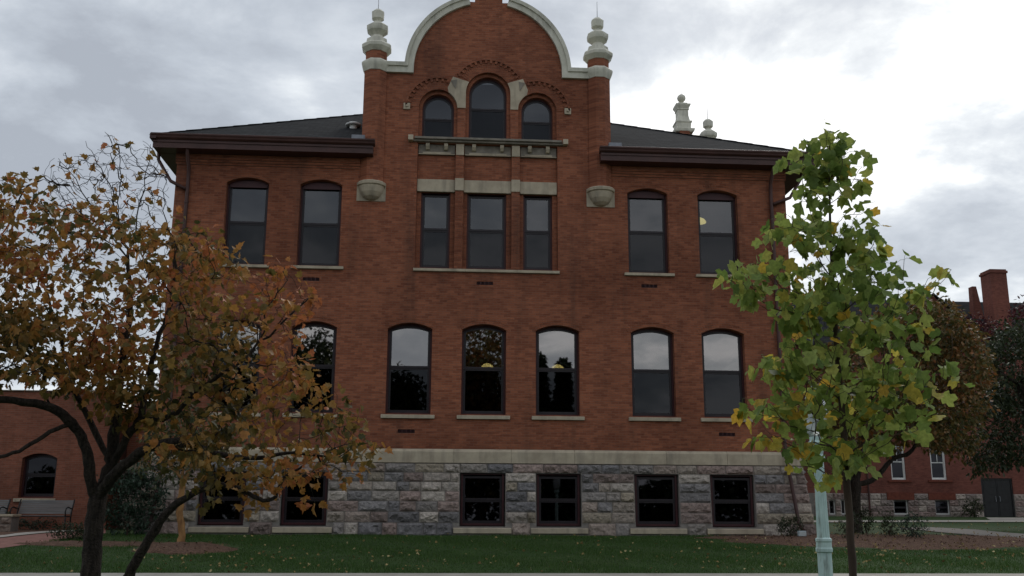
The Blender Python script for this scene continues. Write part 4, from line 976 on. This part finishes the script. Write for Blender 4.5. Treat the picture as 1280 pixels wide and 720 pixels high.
for i in tips:
    per = int(rsn.integers(2, 4)); 
    for _ in range(per):
        d_ = rsn.normal(0, 1, 3); d_[2] = d_[2]*.45 - .15; d_ /= np.linalg.norm(d_); L = rsn.uniform(.04, .11)
        q = P[i]+d_*L; pet.tube([P[i], P[i]+d_*L*.5+np.array([0, 0, .012]), q], .0016, 3)
        dd = d_.copy(); dd[2] -= rsn.uniform(.1, .9)
        yel = rsn.random() < (.08 + .08*(P[i][2] < 1.8)); LP.append(q); LD.append(dd); LT.append(rsn.uniform(.80, 1) if yel else np.clip(rsn.normal(.42, .2), 0, .74))
add_part('crown', leaves_mesh('crown', np.array(LP), np.array(LD), .118, np.array(LT), M['leaf_tulip'], 'tulip', rsn, fold=.45, curl=.7), root)
adopt(pet.build('leaf_stalks', M['leaf_tulip'], None, fix=False), root)

def bushy(name, label, X, Y, limbs, poly, natt, spread, per, lsize, m, seed, bark='bark', tone=(.5, .22), kind='oval', group=None, cat='tree', lum=.6, r0=.006, shift=.0, lsp=.28, pts=None):
    root = empty(name, (X, Y, H(Y)), label, cat, group); T = Tree(seed); ids = None
    for st, lp in limbs:
        l_ = T.smooth_limb(lp, None if st is None else ids[st], wob=.01); ids = ids or l_
    rs = np.random.default_rng(seed); A = pts if pts is not None else fill_volume(rs, poly, natt, Y+shift, spread, lumps=lum)
    tips = T.grow(A, step=.3 if lsize > .07 else .08, jit=.02); T.radii(r0, 2.3); adopt(T.mesh('trunk' if cat == 'tree' else 'stem', M[bark], None), root)
    P = np.array(T.p); o_, d_ = leaf_cloud(rs, tips, P, per, lsp)
    t_ = np.clip(tone[0] + rs.normal(0, tone[1], len(o_)) + np.repeat([.35*mnoise.noise(V3(P[i])*.7) for i in tips], per), 0, 1)
    add_part('crown' if cat == 'tree' else 'foliage', leaves_mesh('foliage', o_, d_, lsize, t_, M[m], kind, rs), root); return root
# russet tree behind the mulch bed: dark forked trunk, one long branch reaching right
Yr = 34.0; g = gp(1069, 658); Yr = 33.0; gx = at(1070, 655, Yr)
bushy('russet_tree', 'broad russet tree with dark forked trunk, between the hall and the far building', gx.x, Yr,
      [(None, [(V3((gx.x, Yr, H(Yr)-.1)), .27), (V3((gx.x, Yr, H(Yr)+.2)), .20)] + px([(1069, 630, .185), (1070, 605, .17)], Yr)),
       (-1, px([(1055, 590, .11), (1047, 570, .10), (1035, 560, .09), (1020, 545, .07)], Yr)), (-1, px([(1090, 600, .085), (1108, 582, .08), (1118, 572, .075), (1136, 566, .065), (1152, 545, .05), (1165, 515, .04)], Yr)),
       (-1, px([(1074, 570, .13), (1080, 530, .11), (1095, 490, .08), (1110, 450, .05)], Yr))],
      [(1010, 470), (1040, 420), (1085, 395), (1130, 385), (1165, 375), (1200, 392), (1225, 420), (1235, 460), (1238, 500), (1225, 530), (1215, 560), (1185, 575), (1160, 560), (1140, 545), (1115, 560), (1080, 570), (1040, 560), (1010, 530)],
      850, 1.1, 20, .16, 'leaf_orange', 12, tone=(.45, .25), lsp=.36, kind='diamond')
gq = at(1300, 655, 38)
bushy('dark_green_tree', 'large dense dark green tree at the right edge overhanging the double door', gq.x, 38,
      [(None, [(V3((gq.x, 38, H(38)-.1)), .3), (V3((gq.x, 38, 1.2)), .24), (at(1290, 560, 38), .2), (at(1275, 480, 38), .13)]), (-1, px([(1255, 470, .08), (1240, 450, .05)], 38)), (-5, px([(1255, 560, .08), (1240, 550, .05)], 38))],
      [(1212, 590), (1208, 545), (1225, 500), (1228, 455), (1243, 420), (1270, 400), (1310, 380), (1400, 400), (1420, 520), (1390, 585), (1300, 572), (1262, 580), (1236, 594)],
      850, 1.4, 20, .17, 'leaf_dark', 13, tone=(.4, .25), lsp=.38, kind='oval')
gq = at(1330, 650, 44)
bushy('purple_tree', 'purple-red leaved tree rising above the dark green tree at the right edge', gq.x, 44,
      [(None, [(V3((gq.x, 44, H(44)-.1)), .3), (at(1310, 560, 44), .22), (at(1285, 450, 44), .13)]), (-1, px([(1240, 440, .08), (1200, 430, .05)], 44)), (-1, px([(1290, 420, .08), (1300, 400, .05)], 44))],
      [(1150, 428), (1140, 408), (1165, 400), (1185, 402), (1210, 392), (1232, 400), (1255, 412), (1262, 392), (1275, 376), (1300, 362), (1345, 370), (1370, 420), (1350, 480), (1270, 470), (1200, 445)],
      420, 1.2, 18, .17, 'leaf_purple', 14, tone=(.5, .28), lsp=.38, kind='oval')
# small ochre-barked tree by the hall corner
gt_ = gp(226, 683); Yy = gt_.y
bushy('ochre_bark_tree', 'small tree with peeling ochre trunk in a mulch ring by the hall corner', gt_.x, Yy,
      [(None, [(V3((gt_.x, Yy, H(Yy)-.05)), .10), (V3((gt_.x, Yy, H(Yy)+.25)), .085)] + px([(225, 640, .078), (227, 612, .072), (229, 602, .07)], Yy)),
       (-1, px([(216, 585, .045), (205, 570, .035), (196, 555, .02)], Yy)), (-1, px([(234, 590, .05), (244, 572, .04), (252, 555, .03)], Yy)), (-1, px([(228, 580, .035), (226, 560, .025)], Yy))],
      [(172, 560), (190, 530), (230, 510), (265, 520), (280, 550), (268, 575), (245, 580), (232, 600), (215, 605), (188, 600), (170, 585)],
      170, .5, 8, .12, 'leaf_dark', 15, bark='bark_yellow', tone=(.75, .3), lsp=.2, kind='oval')
# shrubs
def shrub(name, label, px_, py_, w_, h_, n, per, ls, m, seed, group=None, d_=None, tone=(.45, .22), Yf=None):
    g_ = gp(px_, py_) if Yf is None else V3((at(px_, 600, Yf).x, Yf, H(Yf))); rs = np.random.default_rng(seed); d_ = d_ or w_*.5
    pts = []
    while len(pts) < n:
        u = rs.normal(0, 1, 3); u /= np.linalg.norm(u); r_ = rs.random()**.35; q = V3((u[0]*r_*w_/2, u[1]*r_*d_/2, h_*.5+u[2]*r_*h_*.5))
        q *= 1+.28*mnoise.noise(q*3+V3((seed, 0, 0))); pts.append(np.array((g_.x+q.x, g_.y+q.y, H(g_.y)+max(.03, q.z))))
    return bushy(name, label, g_.x, g_.y, [(None, [(V3((g_.x, g_.y, H(g_.y)-.05)), .03), (V3((g_.x, g_.y, H(g_.y)+h_*.3)), .02)])], None, n, 0, per, ls, m, seed, cat='shrub', pts=np.array(pts), lsp=ls*1.1, r0=.003, bark='bark_brown', tone=tone)
shrub('evergreen_shrub', 'large rounded evergreen shrub between the spreading tree and the hall corner', 165, 684, 1.9, 1.95, 420, 7, .10, 'leaf_shrub', 31, Yf=27.3)
shrub('low_shrub', 'low dark mat of shrub at the foot of the big evergreen shrub', 98, 683, 1.25, .42, 150, 6, .06, 'leaf_dark', 32, Yf=26.0)
shrub('foundation_shrub', 'small dark green shrub at the foot of the downspout on the hall\'s right corner', 984, 673, .75, .62, 110, 6, .06, 'leaf_dark', 33, Yf=27.2)
shrub('mulch_shrub', 'thin green shrub in the mulch directly between lamp post and tulip tree trunk', 1056, 683, .62, .7, 80, 5, .06, 'leaf_dark', 34, 'small shrubs in the mulch bed', Yf=26.4)
shrub('mulch_shrub', 'small mulch bed shrub right of the russet tree trunk, left of the widest shrub', 1107, 680, .65, .72, 90, 5, .06, 'leaf_dark', 35, 'small shrubs in the mulch bed', Yf=27.2)
shrub('mulch_shrub', 'rightmost and widest bushy shrub in the mulch bed', 1135, 682, .85, .75, 130, 5, .06, 'leaf_shrub', 36, 'small shrubs in the mulch bed', Yf=26.6)
shrub('mulch_shrub', 'ragged shrub at the foot of the russet tree trunk', 1078, 672, .6, .9, 80, 5, .07, 'leaf_dark', 37, 'small shrubs in the mulch bed', Yf=30.5)
shrub('wall_shrub', 'small dark bush against the far building between basement window and double door', 1213, 645, 1.3, 1.1, 90, 5, .14, 'leaf_dark', 38, Yf=58.6)
for o in [o for o in bpy.data.objects if o.parent is None and o.name.startswith('mulch_shrub')]: o['group'] = 'small shrubs in the mulch bed'
shrub('grassy_clump', 'pale green clump of low plants under the bench', 45, 661, 1.8, .38, 110, 6, .07, 'leaf_shrub', 39, d_=.5, Yf=32.4)
shrub('climbing_bush', 'dark bush at the left picture edge beside the bench', 2, 663, .9, .8, 110, 6, .07, 'leaf_dark', 40, d_=.6, Yf=32.2)

# trees across the street, behind the viewer, mirrored in the ground floor windows
def conifer(name, label, X, Y, h, r, seed):
    root = empty(name, (X, Y, H(Y)), label, 'tree', 'trees across the street'); T = Tree(seed); z0 = H(Y)
    T.smooth_limb([(V3((X, Y, z0)), .25), (V3((X, Y, z0+h*.5)), .14), (V3((X, Y, z0+h)), .02)], sub=10)
    rs = np.random.default_rng(seed); A = []
    for _ in range(520):
        u = rs.random()**.8; a = rs.uniform(0, 6.28); rr = r*(1-u)*rs.uniform(.5, 1.05); A.append((X+rr*math.cos(a), Y+rr*math.sin(a), z0+1+(h-1)*u-rr*.25))
    A = np.array(A); tips = T.grow(A, step=.5, jit=.03); T.radii(.008); adopt(T.mesh('trunk', M['bark'], None), root)
    o_, d_ = leaf_cloud(rs, tips, np.array(T.p), 12, .45); add_part('crown', leaves_mesh('crown', o_, d_, .4, rs.random(len(o_)), M['leaf_needle'], 'diamond', rs), root)
def round_tree(name, label, X, Y, h, r, m, seed, zlo=2.0):
    rs = np.random.default_rng(seed); pts = []
    while len(pts) < 520:
        u = rs.normal(0, 1, 3); u /= np.linalg.norm(u); k = rs.random()**.4; q = V3((u[0]*r*k, u[1]*r*k, (h+zlo)/2+u[2]*k*(h-zlo)/2)); q.x *= 1+.35*mnoise.noise(q*.5+V3((seed,)*3)); pts.append((X+q.x, Y+q.y, H(Y)+q.z))
    bushy(name, label, X, Y, [(None, [(V3((X, Y, H(Y))), .35), (V3((X, Y, H(Y)+h*.3)), .26), (V3((X, Y, H(Y)+h*.6)), .14)])], None, 0, 0, 14, .42, m, seed, group='trees across the street', pts=np.array(pts), lsp=.7, kind='diamond', r0=.012)
round_tree('street_tree', 'tall dark russet tree mirrored in the arched window under the vertical middle of the gable', 3.0, -20, 17.5, 3.4, 'leaf_orange', 51)
round_tree('street_tree', 'lower rounded tree mirrored in the arched window left of the middle', -3.2, -21, 12.8, 2.6, 'leaf_dark', 52)
conifer('conifer', 'pointed conifer mirrored left in the third arched window', 7.4, -20, 13.4, 2.0, 53)
conifer('conifer', 'narrower pointed conifer mirrored beside the first', 9.4, -20, 13.0, 1.4, 54)
round_tree('street_tree', 'broad dark tree below the two mirrored conifers', 8.6, -24, 10.6, 3.3, 'leaf_dark', 55, 1.0)
round_tree('street_tree', 'leftmost dark tree across the street, mirrored behind the autumn tree crown', -16.5, -20, 15.0, 3.8, 'leaf_dark', 57)
round_tree('street_tree', 'dark tree mirrored in the arched window left beside the orange branches', -9.5, -20, 15.5, 4.0, 'leaf_dark', 56)
rs = np.random.default_rng(77); n = 42000
X = rs.uniform(-70, 75, n); hh = 6.6 + 1.8*np.sin(X*.21+1) + 1.3*np.sin(X*.53) + 1.0*np.sin(X*1.3+.5); Z = H(-32) + rs.random(n)**.8*hh; Yv = -34 + rs.normal(0, 2.0, n)
me = leaves_mesh('woods', np.stack([X, Yv, Z], 1), rs.normal(0, 1, (n, 3)), .75, rs.random(n), M['leaf_dark'], 'diamond', rs)
tag(lk(bpy.data.objects.new('woods', me)), 'low dark belt of trees across the street, mirrored in the basement windows', 'woods', kind='stuff')

# fallen leaves
rs = np.random.default_rng(5); n = 220
y = rs.uniform(20.1, 27.7, n); x = rs.uniform(-10, 14.5, n); pa, pb = gp(0, 686), gp(100, 671)
k_ = ~((x < -8.0) & (y > pa.y-.3)); x, y = x[k_], y[k_]
x2 = np.concatenate([rs.normal(12.5, 2.6, 520), rs.uniform(12, 30, 500), rs.normal(-3, 2.2, 140), rs.normal(7.5, 2.0, 120)]); y2 = np.concatenate([rs.normal(25.6, 1.6, 520), rs.uniform(24, 50, 500), rs.normal(21.5, 1.4, 140), rs.normal(22.5, 1.6, 120)])
k_ = ~((y2 > 27.7) & (x2 < 10.6)) & (y2 > 20.1); x, y = np.concatenate([x, x2[k_]]), np.concatenate([y, y2[k_]]); n = len(x)
z = np.interp(y, [a for a, _ in HK], [b_ for _, b_ in HK]) + .045
D = rs.normal(0, 1, (n, 3)); D[:, 2] *= .3
me = leaves_mesh('fallen_leaves', np.stack([x, y, z], 1), D, .065, np.clip(rs.normal(.5, .25, n), 0, 1), M['fallen'], 'maple', rs, curl=.6)
tag(lk(bpy.data.objects.new('fallen_leaves', me)), 'yellow and tan leaves scattered on the lawn and mulch', 'fallen leaves', kind='stuff')

# ------------------------------------------------------------------ street furniture
YL = 13.0; q = at(1031, 700, YL); q0 = H(YL)
lamp = empty('street_lamp', (q.x, YL, q0), 'pale green fluted lamp post behind the tulip tree leaves', 'lamp post')
zc_ = at(1030, 681, YL).z-q0; ztop = at(1024, 575, YL).z-q0
LM = MB()
def flute(mb, z0, z1, r0, r1, n=16, rings=10):
    prof = []; vs = []; fs = []; kk = n*4
    for j in range(rings+1):
        u = j/rings; r = r0+(r1-r0)*u
        for k in range(kk):
            a = 2*PI*k/kk; rr = r*(1-.075*(.5+.5*math.cos(n*a))**2); vs.append((rr*math.cos(a), rr*math.sin(a), z0+(z1-z0)*u))
    for j in range(rings):
        for k in range(kk): a, b_ = j*kk+k, j*kk+(k+1) % kk; fs.append((a, b_, b_+kk, a+kk))
    fs.append(tuple(range(kk))[::-1]); fs.append(tuple(rings*kk+k for k in range(kk))); mb.add(vs, fs)
flute(LM, zc_+.06, ztop, .082, .064); LM.build('shaft', M['pole'], lamp)
LM = MB().lathe([(.20, 0), (.20, .05), (.185, .07), (.17, .12), (.165, .22), (.125, .38), (.098, .46), (.092, .50), (.090, zc_-.13), (.092, zc_-.09)], 16); LM.build('base', M['pole'], lamp, bevel=.004)
MB().lathe([(.092, zc_-.10), (.106, zc_-.085), (.108, zc_-.05), (.100, zc_-.03), (.098, zc_+.03), (.106, zc_+.05), (.104, zc_+.075), (.085, zc_+.09)], 28).build('collar', M['pole'], lamp, smooth=False)
MB().lathe([(.064, ztop-.01), (.085, ztop+.01), (.085, ztop+.04), (.060, ztop+.07), (.075, ztop+.13), (.12, ztop+.20), (.125, ztop+.23), (.10, ztop+.25), (.10, ztop+.30)], 24).build('capital', M['pole'], lamp)
mg, t, b = mat('frosted_lantern_glass'); setc(t, b, (.62, .66, .66)); b.inputs['Roughness'].default_value = .25; b.inputs['Transmission Weight'].default_value = .35
MB().lathe([(.09, ztop+.30), (.125, ztop+.36), (.165, ztop+.50), (.17, ztop+.60), (.15, ztop+.72), (.11, ztop+.80)], 24).build('lantern_globe', mg, lamp, smooth=True)
MB().lathe([(.12, ztop+.795), (.13, ztop+.81), (.10, ztop+.86), (.04, ztop+.90), (.03, ztop+.94), (.035, ztop+.97), (.01, ztop+1.02)], 20).build('lantern_cap', M['pole'], lamp)
for z0, z1 in ((.015, .055),):
    for a in (.8, 2.4, 3.9, 5.5): MB().lathe([(.018, 0), (.018, .03), (.006, .04)], 6, (.17*math.cos(a), .17*math.sin(a), .06)).build('anchor_nut', M['lead'], lamp)

def bench(px0, px1, Y, label):
    a, b_ = at(px0, 650, Y), at(px1, 650, Y); wd = b_.x-a.x; cx = (a.x+b_.x)/2
    e_ = empty('park_bench', (cx, Y, H(Y)), label, 'bench', 'slatted benches along the wing'); h = wd/2
    s = MB()
    for k in range(7): s.box(-h+.05, h-.05, -.24+k*.062, -.24+k*.062+.048, .43-k*.004, .455-k*.004)
    s.build('seat', M['slat'], e_, bevel=.004)
    s = MB()
    for k in range(7):
        z = .50+k*.058; y = .20+.028*k
        s.add([(-h+.05,y,z),(h-.05,y,z),(h-.05,y+.02,z+.004),(-h+.05,y+.02,z+.004),(-h+.05,y+.022,z+.047),(h-.05,y+.022,z+.047),(h-.05,y+.042,z+.05),(-h+.05,y+.042,z+.05)],[(0,3,2,1),(4,5,6,7),(0,1,5,4),(1,2,6,5),(2,3,7,6),(3,0,4,7)])
    s.build('backrest', M['slat'], e_)
    for sx in (-1, 1):
        x = sx*(h-.02)
        MB().tube([(x,-.26,0),(x,-.24,.2),(x,-.25,.42)], .022, 8).tube([(x,.28,0),(x,.20,.22),(x,.18,.42),(x,.24,.62),(x,.38,.92)], .022, 8).tube([(x,-.25,.42),(x,.18,.42)], .02, 8).build('leg', M['iron'], e_, smooth=True)
        MB().tube([(x,-.25,.42),(x,-.30,.55),(x,-.24,.66),(x,-.08,.69),(x,.10,.66),(x,.26,.64)], .02, 8).build('armrest', M['iron'], e_, smooth=True)
    return e_
bench(16, 86, 31.2, 'grey slatted park bench with black arms under the arched window of the wing')
bench(-62, 4, 30.6, 'second slatted bench, cut off by the left picture edge')
# pale enamel box at the hall corner
g_ = at(1001, 672, 27.1); bxo = empty('ground_light', (g_.x, 27.0, H(27.0)), 'small pale blue box light on the mulch at the hall corner', 'light fixture')
MB().box(-.10, .10, -.07, .07, .06, .20).build('housing', M['box_pale'], bxo, bevel=.01)
MB().box(-.085, .085, -.078, -.071, .075, .185).build('lens', mg, bxo); MB().tube([(0, 0, 0), (0, 0, .06)], .02, 8).build('stake', M['iron'], bxo)
# low stone planter block by the bench on the far left
g_ = at(2, 660, 29.6)
pl = empty('stone_planter', (g_.x-.1, 29.6, H(29.6)), 'low rough stone block at the left edge beside the bench', 'stone block')
blocks([.42, .22, .0], -.35, .35, [], lambda z: .0, 61, ext=0, nm='stone_face', parent=pl, tones=[(.28,.22,.17),(.22,.18,.15)], bwid=(.3, .5)); MB().box(-.35, .35, .001, .5, 0, .42).build('core', M['mortar'], pl)
MB().box(-.39, .39, -.06, .54, .425, .49).build('cap', M['stone'], pl, bevel=.012)
